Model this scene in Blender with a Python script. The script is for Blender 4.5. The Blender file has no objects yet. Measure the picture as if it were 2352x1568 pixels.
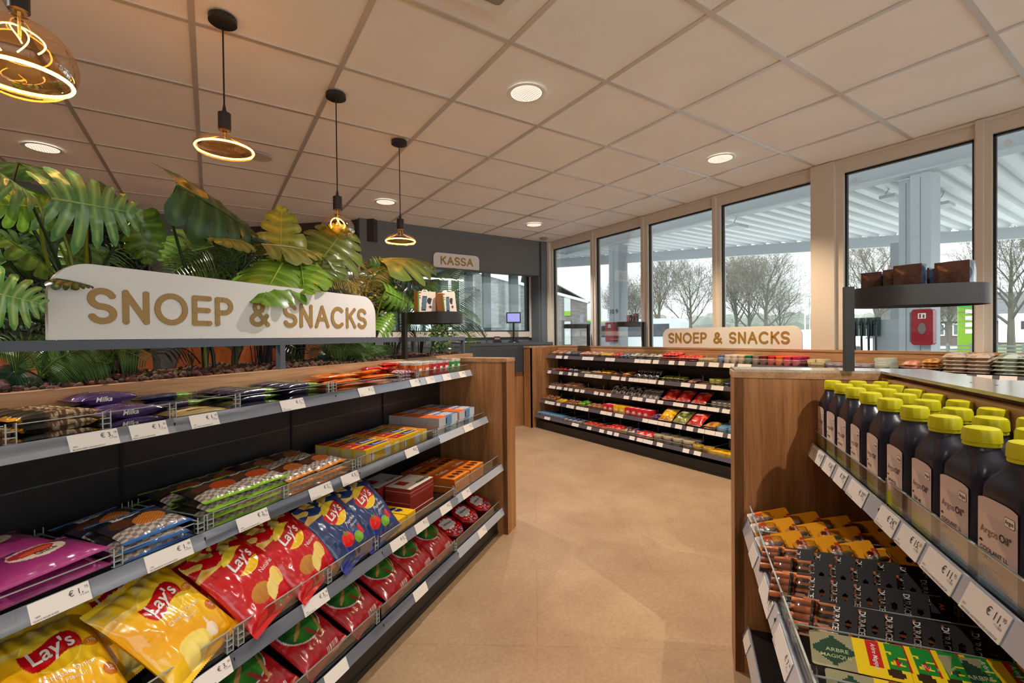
import bpy, math, random
from mathutils import Vector, Matrix, noise
random.seed(7)
SC = bpy.context.scene
COL = SC.collection
PI = math.pi
def srgb(r, g, b):
    f = lambda c: (c/255/12.92) if c/255 <= .04045 else ((c/255+.055)/1.055)**2.4
    return (f(r), f(g), f(b))
# ---------------------------------------------------------------- camera
F0, YAW, PIT, ROLL, HC = 1057.178, .5797948, -.01127113, .01085373, 1.22
c_, s_ = math.cos(YAW), math.sin(YAW); cp, sp = math.cos(PIT), math.sin(PIT); cr, sr = math.cos(ROLL), math.sin(ROLL)
r0 = Vector((c_, -s_, 0)); u0 = Vector((-sp*s_, -sp*c_, cp)); FW = Vector((cp*s_, cp*c_, sp))
RT = r0*cr-u0*sr; UP = r0*sr+u0*cr
cam = bpy.data.cameras.new('camera'); camo = bpy.data.objects.new('camera', cam); COL.objects.link(camo)
cam.sensor_width = 36; cam.lens = 36*F0/2352; cam.clip_start = .02; cam.clip_end = 400
mw = Matrix.Identity(4)
for i in range(3): mw[i][0] = RT[i]; mw[i][1] = UP[i]; mw[i][2] = -FW[i]
mw[2][3] = HC; camo.matrix_world = mw
SC.camera = camo
# ---------------------------------------------------------------- world and exposure
SC.view_settings.view_transform = 'Standard'; SC.view_settings.look = 'None'
SC.view_settings.exposure = 0.1; SC.view_settings.gamma = 1; SC.view_settings.use_curve_mapping = False
W = bpy.data.worlds.new('overcast_sky'); SC.world = W; W.use_nodes = True
bg = W.node_tree.nodes['Background']
wt = W.node_tree; tcw = wt.nodes.new('ShaderNodeTexCoord'); sx_ = wt.nodes.new('ShaderNodeSeparateXYZ'); mr = wt.nodes.new('ShaderNodeMapRange')
wt.links.new(tcw.outputs['Generated'], sx_.inputs[0]); wt.links.new(sx_.outputs['Z'], mr.inputs[0])      # overcast sky: zenith three times the horizon
mr.inputs[1].default_value = 0; mr.inputs[2].default_value = 1; mr.inputs[3].default_value = 1.7; mr.inputs[4].default_value = 6.0
wt.links.new(mr.outputs[0], bg.inputs[1]); bg.inputs[0].default_value = (.92, .97, 1.0, 1)
SC.cycles.max_bounces = 8; SC.cycles.transparent_max_bounces = 24; SC.cycles.use_denoising = True
SC.cycles.sample_clamp_indirect = 6
WARM = (1, .92, .83)
SPOTW = 100
# ---------------------------------------------------------------- materials
MATS = {}  # every procedural material by name
def nodes(name):
    m = bpy.data.materials.new(name); m.use_nodes = True
    nt = m.node_tree; b = nt.nodes['Principled BSDF']; return m, nt, b
def mat(name, col=(.5,.5,.5), rough=.5, metal=0, spec=.5, bump=0, bscale=80, var=0, vscale=6, emit=None, es=0, coat=0, attr=False):
    if name in MATS: return MATS[name]
    m, nt, b = nodes(name)
    b.inputs['Base Color'].default_value = (*col, 1); b.inputs['Roughness'].default_value = rough
    b.inputs['Metallic'].default_value = metal; b.inputs['Specular IOR Level'].default_value = spec
    b.inputs['Coat Weight'].default_value = coat; b.inputs['Coat Roughness'].default_value = .08
    src = None
    if attr:
        a = nt.nodes.new('ShaderNodeVertexColor'); a.layer_name = 'Col'; nt.links.new(a.outputs[0], b.inputs['Base Color'])
    if var or bump:
        tc = nt.nodes.new('ShaderNodeTexCoord'); n = nt.nodes.new('ShaderNodeTexNoise'); n.inputs['Scale'].default_value = vscale if var else bscale
        n.inputs['Detail'].default_value = 6; nt.links.new(tc.outputs['Object'], n.inputs['Vector'])
        if var and not attr:
            r = nt.nodes.new('ShaderNodeValToRGB'); r.color_ramp.elements[0].position = .3; r.color_ramp.elements[1].position = .7
            r.color_ramp.elements[0].color = (*[c*(1-var) for c in col], 1); r.color_ramp.elements[1].color = (*[min(1, c*(1+var)) for c in col], 1)
            nt.links.new(n.outputs[0], r.inputs[0]); nt.links.new(r.outputs[0], b.inputs['Base Color'])
        if bump:
            n2 = nt.nodes.new('ShaderNodeTexNoise'); n2.inputs['Scale'].default_value = bscale; nt.links.new(tc.outputs['Object'], n2.inputs['Vector'])
            bu = nt.nodes.new('ShaderNodeBump'); bu.inputs['Strength'].default_value = bump; bu.inputs['Distance'].default_value = .01
            nt.links.new(n2.outputs[0], bu.inputs['Height']); nt.links.new(bu.outputs[0], b.inputs['Normal'])
    if emit:
        b.inputs['Emission Color'].default_value = (*emit, 1); b.inputs['Emission Strength'].default_value = es
    MATS[name] = m; return m
def wood(name, c1, c2, axis='Z', rough=.42, sc=1.0):
    m, nt, b = nodes(name)
    tc = nt.nodes.new('ShaderNodeTexCoord'); mp = nt.nodes.new('ShaderNodeMapping')
    s = {'X': (1.2, 22, 22), 'Y': (22, 1.2, 22), 'Z': (22, 22, 1.2)}[axis]
    mp.inputs['Scale'].default_value = [x*sc for x in s]; nt.links.new(tc.outputs['Object'], mp.inputs['Vector'])
    n = nt.nodes.new('ShaderNodeTexNoise'); n.inputs['Scale'].default_value = 1; n.inputs['Detail'].default_value = 8; n.inputs['Distortion'].default_value = .6
    n.inputs['Roughness'].default_value = .62
    nt.links.new(mp.outputs[0], n.inputs['Vector'])
    r = nt.nodes.new('ShaderNodeValToRGB'); r.color_ramp.elements[0].position = .32; r.color_ramp.elements[1].position = .68
    r.color_ramp.elements[0].color = (*c1, 1); r.color_ramp.elements[1].color = (*c2, 1)
    nt.links.new(n.outputs[0], r.inputs[0])
    n2 = nt.nodes.new('ShaderNodeTexNoise'); n2.inputs['Scale'].default_value = 7; n2.inputs['Detail'].default_value = 3
    nt.links.new(mp.outputs[0], n2.inputs['Vector'])
    r2 = nt.nodes.new('ShaderNodeValToRGB'); r2.color_ramp.elements[0].position = .35; r2.color_ramp.elements[1].position = .5
    r2.color_ramp.elements[0].color = (.72, .72, .72, 1); r2.color_ramp.elements[1].color = (1, 1, 1, 1)
    nt.links.new(n2.outputs[0], r2.inputs[0])
    mx = nt.nodes.new('ShaderNodeMix'); mx.data_type = 'RGBA'; mx.blend_type = 'MULTIPLY'; mx.inputs[0].default_value = .8
    nt.links.new(r.outputs[0], mx.inputs[6]); nt.links.new(r2.outputs[0], mx.inputs[7]); nt.links.new(mx.outputs[2], b.inputs['Base Color'])
    b.inputs['Roughness'].default_value = rough
    MATS[name] = m; return m
def glass(name, tint=(1,1,1), gl=.6, ior=1.5, rough=.01, base=.0):
    if name in MATS: return MATS[name]
    m = bpy.data.materials.new(name); m.use_nodes = True; nt = m.node_tree; nt.nodes.clear()
    o = nt.nodes.new('ShaderNodeOutputMaterial'); t = nt.nodes.new('ShaderNodeBsdfTransparent'); g = nt.nodes.new('ShaderNodeBsdfGlossy')
    t.inputs[0].default_value = (*tint, 1); g.inputs['Roughness'].default_value = rough
    f = nt.nodes.new('ShaderNodeFresnel'); f.inputs[0].default_value = ior
    mu = nt.nodes.new('ShaderNodeMath'); mu.operation = 'MULTIPLY_ADD'; mu.inputs[1].default_value = gl; mu.inputs[2].default_value = base
    mx = nt.nodes.new('ShaderNodeMixShader')
    nt.links.new(f.outputs[0], mu.inputs[0]); nt.links.new(mu.outputs[0], mx.inputs[0]); nt.links.new(t.outputs[0], mx.inputs[1]); nt.links.new(g.outputs[0], mx.inputs[2]); nt.links.new(mx.outputs[0], o.inputs[0])
    MATS[name] = m; return m
def leafmat(name, trans=.25, rough=.3):
    m, nt, b = nodes(name)
    a = nt.nodes.new('ShaderNodeVertexColor'); a.layer_name = 'Col'; nt.links.new(a.outputs[0], b.inputs['Base Color'])
    b.inputs['Roughness'].default_value = rough; b.inputs['Specular IOR Level'].default_value = .5
    tl = nt.nodes.new('ShaderNodeBsdfTranslucent'); nt.links.new(a.outputs[0], tl.inputs[0])
    mx = nt.nodes.new('ShaderNodeMixShader'); mx.inputs[0].default_value = trans
    nt.links.new(b.outputs[0], mx.inputs[1]); nt.links.new(tl.outputs[0], mx.inputs[2]); nt.links.new(mx.outputs[0], nt.nodes['Material Output'].inputs[0])
    MATS[name] = m; return m
OAK = wood('oak_veneer', srgb(144,94,54), srgb(188,135,86), 'Z')
OAKX = wood('oak_veneer_horizontal', srgb(164,118,80), srgb(206,162,120), 'X')
BLACK = mat('black_metal', srgb(30,31,34), .42, 0, .5)
BACKP = mat('dark_back_panel', srgb(30,30,33), .28, 0, .6)
STEEL = mat('grey_painted_steel', srgb(92,98,106), .38, .3)
GREYW = mat('anthracite_wall', srgb(104,106,108), .6)
DARKW = mat('dark_brown_wall', srgb(62,54,52), .6)
CTRD = mat('anthracite_counter', srgb(62,66,72), .35)
RAIL = mat('price_rail_plastic', srgb(196,202,214), .16, .25, .8)
RAILD = mat('dark_rail_plastic', srgb(100,94,104), .2, .1, .7)
PAPER = mat('white_paper', srgb(236,228,220), .6)
INK = mat('ink', srgb(50,46,52), .6)
SIGNW = mat('white_sign_board', srgb(232,228,224), .25)
GOLD = mat('gold_lettering', srgb(168,132,72), .35, .1)
FRAME = mat('cream_window_frame', srgb(214,204,192), .4)
GASK = mat('black_gasket', srgb(24,24,26), .5)
WHITE = mat('white_plastic', srgb(235,235,232), .35)
BLKPL = mat('black_plastic', srgb(20,20,22), .3)
PANE = glass('window_glass', (.96,.98,.97), .55, 1.45)
ACR = glass('clear_acrylic', (.955,.965,.96), .5, 1.42, .02, .0)
ACRE = mat('acrylic_edge', srgb(176,184,180), .15, 0, .8)
AMBER = glass('amber_glass', (1,.76,.42), .45, 1.5, .01, .03)
RINGE = mat('led_filament', (1,.5,.12), .5, emit=(1,.42,.08), es=45)
FILM = mat('printed_film', (1,1,1), .22, 0, .6, attr=True, coat=.4, bump=.35, bscale=24)
CARD = mat('printed_card', (1,1,1), .55, 0, .2, attr=True)
PAINT = mat('painted_surface', (1,1,1), .5, attr=True)
LEAF = leafmat('leaf_surface'); LEAFG = leafmat('glossy_leaf_surface', .12, .18)
# ---------------------------------------------------------------- mesh builder
class MB:
    def __init__(s): s.v = []; s.f = []; s.m = []; s.c = []
    def vert(s, p): s.v.append((p[0], p[1], p[2])); return len(s.v)-1
    def face(s, idx, m=0, c=(1,1,1)): s.f.append(tuple(idx)); s.m.append(m); s.c.append(c)
    def box(s, x0, y0, z0, x1, y1, z1, m=0, c=(1,1,1)):
        a = [s.vert(p) for p in ((x0,y0,z0),(x1,y0,z0),(x1,y1,z0),(x0,y1,z0),(x0,y0,z1),(x1,y0,z1),(x1,y1,z1),(x0,y1,z1))]
        for q in ((0,3,2,1),(4,5,6,7),(0,1,5,4),(1,2,6,5),(2,3,7,6),(3,0,4,7)): s.face([a[i] for i in q], m, c)
        return s
    def bar(s, p, q, w, h=None, m=0, c=(1,1,1), up=(0,0,1)):
        p, q = Vector(p), Vector(q); d = (q-p).normalized(); h = h or w
        upv = Vector(up)
        if abs(d.dot(upv)) > .98: upv = Vector((1,0,0))
        x = d.cross(upv).normalized(); y = x.cross(d)
        a = [s.vert(e + x*sx*w/2 + y*sy*h/2) for e in (p,q) for sx,sy in ((-1,-1),(1,-1),(1,1),(-1,1))]
        for f in ((3,2,1,0),(4,5,6,7),(0,1,5,4),(1,2,6,5),(2,3,7,6),(3,0,4,7)): s.face([a[i] for i in f], m, c)
        return s
    def tube(s, pts, r, n=8, m=0, c=(1,1,1), cap=True):
        pts = [Vector(p) for p in pts]; rings = []
        px_ = None
        for i, p in enumerate(pts):
            d = (pts[min(i+1, len(pts)-1)]-pts[max(i-1, 0)]).normalized()
            if px_ is None:
                u = Vector((0,0,1)) if abs(d.z) < .9 else Vector((1,0,0)); x = d.cross(u).normalized()
            else: x = (px_-d*px_.dot(d)).normalized()
            px_ = x; y = d.cross(x); rr = r[i] if isinstance(r, (list, tuple)) else r
            rings.append([s.vert(p+x*rr*math.cos(2*PI*k/n)+y*rr*math.sin(2*PI*k/n)) for k in range(n)])
        for a, b in zip(rings, rings[1:]):
            for k in range(n): s.face((a[k], a[(k+1) % n], b[(k+1) % n], b[k]), m, c)
        if cap: s.face(rings[0][::-1], m, c); s.face(rings[-1], m, c)
        return s
    def lathe(s, prof, n=24, m=0, c=(1,1,1), o=(0,0,0), cols=None, sx=1, sy=1, a0=0, cap=True):
        rings = []
        for r, z in prof:
            rings.append([s.vert((o[0]+sx*r*math.cos(a0+2*PI*k/n), o[1]+sy*r*math.sin(a0+2*PI*k/n), o[2]+z)) for k in range(n)])
        for i, (a, b) in enumerate(zip(rings, rings[1:])):
            for k in range(n): s.face((a[k], a[(k+1) % n], b[(k+1) % n], b[k]), m, cols(i, k) if cols else c)
        if cap and prof[0][0] > 1e-5: s.face(rings[0][::-1], m, c)
        if cap and prof[-1][0] > 1e-5: s.face(rings[-1], m, c)
        return s
    def prism(s, poly, y0, y1, m=0, c=(1,1,1)):      # poly in xz, extruded along y
        a = [s.vert((x, y0, z)) for x, z in poly]; b = [s.vert((x, y1, z)) for x, z in poly]; n = len(poly)
        s.face(a, m, c); s.face(b[::-1], m, c)
        for i in range(n): s.face((a[(i+1) % n], a[i], b[i], b[(i+1) % n]), m, c)
        return s
    def prismz(s, poly, z0, z1, m=0, c=(1,1,1)):
        a = [s.vert((x, y, z0)) for x, y in poly]; b = [s.vert((x, y, z1)) for x, y in poly]; n = len(poly)
        s.face(a[::-1], m, c); s.face(b, m, c)
        for i in range(n): s.face((a[i], a[(i+1) % n], b[(i+1) % n], b[i]), m, c)
        return s
    def grid(s, nu, nv, fn, m=0, cf=None, c=(1,1,1), flip=False):
        g = [[s.vert(fn(i/nu, j/nv)) for i in range(nu+1)] for j in range(nv+1)]
        cc = [[cf(i/nu, j/nv) for i in range(nu+1)] for j in range(nv+1)] if cf else None
        for j in range(nv):
            for i in range(nu):
                q = [(j,i),(j,i+1),(j+1,i+1),(j+1,i)]
                if flip: q = q[::-1]
                s.face([g[a][b] for a, b in q], m, [cc[a][b] for a, b in q] if cc else c)
        return s
    def xf(s, M, start=0):
        for i in range(start, len(s.v)): s.v[i] = tuple(M @ Vector(s.v[i]))
        return s
    def mesh(s, name, mats, smooth=False, ang=40):
        me = bpy.data.meshes.new(name); me.from_pydata(s.v, [], s.f)
        for mm in (mats if isinstance(mats, (list, tuple)) else [mats]): me.materials.append(mm)
        me.polygons.foreach_set('material_index', s.m)
        at = me.color_attributes.new('Col', 'FLOAT_COLOR', 'CORNER'); buf = []
        for f, c in zip(s.f, s.c):
            if isinstance(c[0], (tuple, list)):
                for k in c: buf += [k[0], k[1], k[2], 1]
            else: buf += [c[0], c[1], c[2], 1]*len(f)
        at.data.foreach_set('color', buf)
        if smooth:
            me.shade_smooth(); me.set_sharp_from_angle(angle=math.radians(ang))
        me.update(); return me
    def build(s, name, mats, parent=None, smooth=False, ang=40, M=None):
        o = bpy.data.objects.new(name, s.mesh(name, mats, smooth, ang)); COL.objects.link(o)
        if M is not None: o.matrix_world = M
        if parent: o.parent = parent
        return o
def tag(o, label=None, cat=None, group=None, kind=None):
    for k, v in (('label', label), ('category', cat), ('group', group), ('kind', kind)):
        if v: o[k] = v
    return o
def empty(name, M=None, label=None, cat=None, group=None, kind=None):
    o = bpy.data.objects.new(name, None); COL.objects.link(o); o.empty_display_size = .05
    if M is not None: o.matrix_world = M
    return tag(o, label, cat, group, kind)
KIDS = {}
def child(mb, name, mats, parent, smooth=False, ang=40, label=None):
    o = mb.build(name, mats, parent, smooth, ang); KIDS.setdefault(parent.name, []).append(o)
    if label: o['label'] = label
    return o
def dup(root, M, label=None, group=None):
    r = root.copy(); COL.objects.link(r); r.matrix_world = M
    if label: r['label'] = label
    if group: r['group'] = group
    for ch in KIDS.get(root.name, []):
        c = ch.copy(); COL.objects.link(c); c.parent = r; KIDS.setdefault(r.name, []).append(c)
        for g in KIDS.get(ch.name, []):
            d = g.copy(); COL.objects.link(d); d.parent = c; KIDS.setdefault(c.name, []).append(d)
    return r
class Proto:                                          # first placement uses the thing itself, later ones are copies
    def __init__(s, o): s.o = o; s.used = False
    def put(s, M, label, group=None):
        if s.used: return dup(s.o, M, label, group)
        s.used = True; s.o.matrix_world = M; tag(s.o, label, None, group); return s.o
def T(x, y, z): return Matrix.Translation((x, y, z))
def RX(a): return Matrix.Rotation(a, 4, 'X')
def RY(a): return Matrix.Rotation(a, 4, 'Y')
def RZ(a): return Matrix.Rotation(a, 4, 'Z')
def struct(mb, name, mats, smooth=False):
    o = mb.build(name, mats, None, smooth); o['kind'] = 'structure'; return o
ORD = ['first','second','third','fourth','fifth','sixth','seventh','eighth','ninth','tenth','eleventh','twelfth','thirteenth','fourteenth','fifteenth','sixteenth','seventeenth','eighteenth','nineteenth','twentieth']
def nth(i): return ORD[i] if i < 20 else 'twenty-'+ORD[i-20]
# ---------------------------------------------------------------- text
TC = {}
def text_geo(t, size=1, bold=0, shear=0):
    k = (t, bold, shear)
    if k not in TC:
        cu = bpy.data.curves.new('t', 'FONT'); cu.body = t; cu.align_x = 'CENTER'; cu.align_y = 'CENTER'; cu.offset = bold; cu.shear = shear; cu.resolution_u = 3
        o = bpy.data.objects.new('t', cu); COL.objects.link(o); dg = bpy.context.evaluated_depsgraph_get(); dg.update()
        me = bpy.data.meshes.new_from_object(o.evaluated_get(dg))
        TC[k] = ([(v.co.x, v.co.y) for v in me.vertices], [tuple(p.vertices) for p in me.polygons])
        bpy.data.objects.remove(o); bpy.data.curves.remove(cu); bpy.data.meshes.remove(me)
    V, Fc = TC[k]; return [(x*size, y*size) for x, y in V], Fc
def add_text(mb, t, size, fn, m=0, c=(0,0,0), bold=0, shear=0, maxe=None, ox=0, oy=0, rot=0, sx=1):
    V, Fc = text_geo(t, size, bold, shear); V = [(x*sx, y) for x, y in V]
    tri = []
    for f in Fc:
        for i in range(1, len(f)-1): tri.append((V[f[0]], V[f[i]], V[f[i+1]]))
    if maxe:
        st = tri; tri = []
        while st:
            a, b, d = st.pop()
            e = [(math.dist(a, b), 0), (math.dist(b, d), 1), (math.dist(d, a), 2)]; L, k = max(e)
            if L <= maxe: tri.append((a, b, d)); continue
            P = [a, b, d]; p, q, r = P[k], P[(k+1) % 3], P[(k+2) % 3]; mm = ((p[0]+q[0])/2, (p[1]+q[1])/2)
            st.append((p, mm, r)); st.append((mm, q, r))
    cr_, sr_ = math.cos(rot), math.sin(rot)
    for f in tri:
        mb.face([mb.vert(fn(ox+x*cr_-y*sr_, oy+x*sr_+y*cr_)) for x, y in f], m, c)
def arc(cx, cy, rx, ry, a0, a1, n=12): return [(cx+rx*math.cos(math.radians(a0+(a1-a0)*i/n)), cy+ry*math.sin(math.radians(a0+(a1-a0)*i/n))) for i in range(n+1)]
GLY = {  # rounded stroke letters, height 1
 'S': (.62, [arc(.31,.74,.25,.26,25,270,16)[:-1]+arc(.31,.24,.25,.24,90,-155,16)]),
 'N': (.72, [[(.1,0),(.1,1),(.62,0),(.62,1)]]),
 'O': (.92, [arc(.46,.5,.40,.5,90,450,32)]),
 'E': (.62, [[(.58,1),(.1,1),(.1,0),(.58,0)], [(.1,.52),(.54,.52)]]),
 'P': (.64, [[(.1,0),(.1,1),(.34,1)]+arc(.34,.73,.24,.27,90,-90,10)+[(.1,.46)]]),
 '&': (.80, [[(.74,0),(.26,.62)]+arc(.36,.79,.17,.21,215,0,12)[0:]+[(.50,.66),(.2,.44)]+arc(.3,.22,.23,.22,120,300,10)+[(.58,.16),(.70,.40)]]),
 'A': (.78, [[(.06,0),(.39,1),(.72,0)], [(.19,.36),(.59,.36)]]),
 'C': (.78, [arc(.43,.5,.36,.5,48,312,24)]),
 'K': (.68, [[(.1,0),(.1,1)], [(.60,1),(.1,.42)], [(.28,.62),(.62,0)]]),
 ' ': (.40, [])}
def sign_text(root, t, x0, z0, w, h, y=0, m=0, th=.175, dy=.002):
    tot = sum(GLY[ch][0]+.14 for ch in t)-.14; sx = w/tot; cx = 0; r = th*h/2
    for ch in t:
        adv, strokes = GLY[ch]; mb = MB()
        for st in strokes:
            P = [(x0+(cx+x)*sx, z0+r+zz*(h-2*r)) for x, zz in st]
            for k, ((ax, az), (bx, bz)) in enumerate(zip(P, P[1:])):
                L = math.hypot(bx-ax, bz-az)
                if L < 1e-6: continue
                nx, nz = -(bz-az)/L*r, (bx-ax)/L*r
                mb.prism([(ax-nx, az-nz), (bx-nx, bz-nz), (bx+nx, bz+nz), (ax+nx, az+nz)], y-dy*(1+.008*k), y, m)
            for k, (ax, az) in enumerate(P): mb.prism([(ax+r*math.cos(q*PI/8), az+r*math.sin(q*PI/8)) for q in range(16)], y-dy*(1.5+.008*k), y, m)
        cx += adv+.14
        if strokes: child(mb, 'letter', GOLD, root)
# frames of the three display units: local x to the right as seen from the aisle, local y into the shelf
e1 = Vector((math.sin(math.radians(54)), math.cos(math.radians(54)), 0))
def frame(o, ang): return T(*o) @ RZ(math.radians(ang))
ML = frame((1.512, 2.376, 0), 36)        # left unit, x = along towards the far end (0 at the end panel)
MR = frame((1.574, .947, 0), 216)        # right unit, x grows towards the camera
MC = frame((3.545, 4.977, 0), -90)       # far rack under the windows
exec_parts = []
# ================================================================ ROOM SHELL
CZ = 2.547
WALLX = 4.07
def floor_mat():
    m, nt, b = nodes('vinyl_floor')
    tc = nt.nodes.new('ShaderNodeTexCoord')
    n = nt.nodes.new('ShaderNodeTexNoise'); n.inputs['Scale'].default_value = 2.2; n.inputs['Detail'].default_value = 9; n.inputs['Roughness'].default_value = .62
    nt.links.new(tc.outputs['Object'], n.inputs['Vector'])
    r = nt.nodes.new('ShaderNodeValToRGB'); r.color_ramp.elements[0].position = .34; r.color_ramp.elements[1].position = .66
    r.color_ramp.elements[0].color = (*srgb(158,128,98), 1); r.color_ramp.elements[1].color = (*srgb(176,147,116), 1)
    nt.links.new(n.outputs[0], r.inputs[0])
    n3 = nt.nodes.new('ShaderNodeTexNoise'); n3.inputs['Scale'].default_value = 60; n3.inputs['Detail'].default_value = 4; nt.links.new(tc.outputs['Object'], n3.inputs['Vector'])
    br = nt.nodes.new('ShaderNodeTexBrick'); mp = nt.nodes.new('ShaderNodeMapping'); mp.inputs['Rotation'].default_value = (0, 0, math.radians(36))
    nt.links.new(tc.outputs['Object'], mp.inputs['Vector']); nt.links.new(mp.outputs[0], br.inputs['Vector'])
    br.inputs['Scale'].default_value = 1; br.inputs['Brick Width'].default_value = 1.2; br.inputs['Row Height'].default_value = .6; br.inputs['Mortar Size'].default_value = .0016
    br.inputs['Color1'].default_value = (1,1,1,1); br.inputs['Color2'].default_value = (.95,.95,.95,1); br.inputs['Mortar'].default_value = (.78,.76,.74,1)
    mx = nt.nodes.new('ShaderNodeMix'); mx.data_type = 'RGBA'; mx.blend_type = 'MULTIPLY'; mx.inputs[0].default_value = .9
    nt.links.new(r.outputs[0], mx.inputs[6]); nt.links.new(br.outputs[0], mx.inputs[7])
    mx2 = nt.nodes.new('ShaderNodeMix'); mx2.data_type = 'RGBA'; mx2.blend_type = 'OVERLAY'; mx2.inputs[0].default_value = .25
    nt.links.new(mx.outputs[2], mx2.inputs[6]); nt.links.new(n3.outputs[0], mx2.inputs[7]); nt.links.new(mx2.outputs[2], b.inputs['Base Color'])
    b.inputs['Roughness'].default_value = .5; b.inputs['Specular IOR Level'].default_value = .35
    return m
TILE = mat('ceiling_tile', srgb(246,245,244), .85, bump=.12, bscale=260, var=.03, vscale=3)
GRID = mat('ceiling_grid_bar', srgb(214,208,202), .3, .35)
WALLM = mat('off_white_wall', srgb(214,206,196), .7)
struct(MB().box(-6, -3.6, -.1, WALLX+.1, 9.2, 0), 'floor', floor_mat())
cb = MB()
gx = [1.1548+.6*k for k in range(-12, 5)]; gy = [1.1476+.6*k for k in range(-8, 14)]
ox = [-6]+gx+[WALLX+.04]; oy = [-3.6]+gy+[9.2]
for i in range(len(ox)-1):
    for j in range(len(oy)-1):
        a, b_ = ox[i]+.002, ox[i+1]-.002; c, d = oy[j]+.002, oy[j+1]-.002
        cb.box(a, c, CZ+.004, b_, d, CZ+.02)
cb.box(-6, -3.6, CZ+.03, WALLX+.1, 9.2, CZ+.1)
for x in gx: cb.box(x-.012, -3.6, CZ-.002, x+.012, 9.2, CZ+.012, 1)
for y in gy: cb.box(-6, y-.012, CZ-.0022, WALLX+.04, y+.012, CZ+.012, 1)
struct(cb, 'ceiling', [TILE, GRID])
# window wall: frame members and panes
wf = MB()
F_ = [(5.28, 5.155), (4.353, 4.282), (3.546, 3.454), (2.66, 2.583), (1.78, 1.562), (.841, .761), (.03, -.05), (-.78, -.86), (-1.6, -3.5)]
x0, x1 = WALLX, WALLX+.09
for a, b_ in F_: wf.box(x0, b_, 0, x1, a, CZ)
wf.box(x0-.0016, -3.5, 2.445, x1, 5.28, CZ+.02); wf.box(x0, -3.5, 0, x1, 5.28, .95)
for a, b_ in F_[:8]: wf.box(x0-.022, (a+b_)/2-.006, .95, x0+.0, (a+b_)/2+.03, CZ-.004)
wf.box(x0-.03, 1.613, 0, x0, 1.78, CZ-.004)
wf.box(x0-.012, -3.5, CZ-.022, x0, 5.2, CZ-.004)
struct(wf, 'wall_right', FRAME)
for k, ((a, b_), (c, d)) in enumerate(zip(F_[:-1], F_[1:])):
    y1, y0 = b_, c
    g = MB().box(x0+.04, y0+.008, .95, x0+.05, y1-.008, 2.437)
    w = struct(g, f'window_{k+1}', PANE)
    q = MB()
    for yy in ((y0, y0+.014), (y1-.014, y1)): q.box(x0+.028, yy[0], .95, x0+.056, yy[1], 2.445)
    q.box(x0+.028, y0, 2.431, x0+.056, y1, 2.445); child(q, 'gasket', GASK, w)
    if k in (2, 3, 4, 5, 6):
        st = MB(); cx, cz = y1-.06, 2.375
        for rr in (.018, .009):
            for a in range(16):
                p = [(cx-rr*math.cos(t), cz+rr*math.sin(t)) for t in (a*PI/8, (a+1)*PI/8)]; pi = [(cx-(rr-.004)*math.cos(t), cz+(rr-.004)*math.sin(t)) for t in (a*PI/8, (a+1)*PI/8)]
                st.face([st.vert((x0+.0385, y, z)) for y, z in (p[0], p[1], pi[1], pi[0])])
        child(st, 'window_sticker', WHITE, w)
# other walls
bk = MB().box(-6, -3.6, 0, -3.2, -3.5, CZ).box(-3.2, -3.6, 2.42, WALLX, -3.5, CZ)
for x in (-3.2, -2.0, -.8, .4, 1.6, 2.8, 4.0): bk.box(x, -3.6, 0, x+.07, -3.5, 2.42)
struct(bk, 'wall_back', WALLM); struct(MB().box(-3.13, -3.556, .02, 4.0, -3.548, 2.42), 'window_30', PANE)  # unseen back glazing, added to let in fill daylight from behind
struct(MB().box(-6, -3.6, 0, -5.9, 9.2, CZ), 'wall_far_left', WALLM)
# grey wall of the seating corner, parallel to the left unit
lw = MB(); lw.box(-6.2, 4.13, 0, 1.42, 4.25, CZ+.02)
for z in (1.62, 1.72, 1.82, 1.9): lw.box(-6.2, 4.124, z, 1.42, 4.131, z+.012, 1)
o = struct(lw.xf(ML), 'wall_left', [GREYW, mat('wall_groove', srgb(70,72,75), .6)])
# dark wardrobe-like wall between seating corner and fascia
dk = MB()
P0, P1 = Vector((1.54, 5.14)), Vector((.58, 6.1)); d = (P1-P0).normalized(); n = Vector((d.y, -d.x))
def dp(s, off, z): p = P0+d*s+n*off; return (p.x, p.y, z)
def dbox(mb, s0, s1, o0, o1, z0, z1, m=0):
    a = [mb.vert(dp(*q)) for q in ((s0,o0,z0),(s1,o0,z0),(s1,o1,z0),(s0,o1,z0),(s0,o0,z1),(s1,o0,z1),(s1,o1,z1),(s0,o1,z1))]
    for q in ((0,3,2,1),(4,5,6,7),(0,1,5,4),(1,2,6,5),(2,3,7,6),(3,0,4,7)): mb.face([a[i] for i in q], m)
dbox(dk, 0, 1.8, 0, .15, 2.3, CZ)           # bulkhead
dbox(dk, 1.05, 1.8, .02, .14, 0, 2.3)
dbox(dk, 1.1, 1.3, -.02, .02, 0, 2.25, 1)
dbox(dk, 1.36, 1.38, -.012, .02, 0, 2.25, 1)
struct(dk, 'wall_front_left', [DARKW, mat('dark_door_trim', srgb(44,38,38), .5)])
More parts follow.
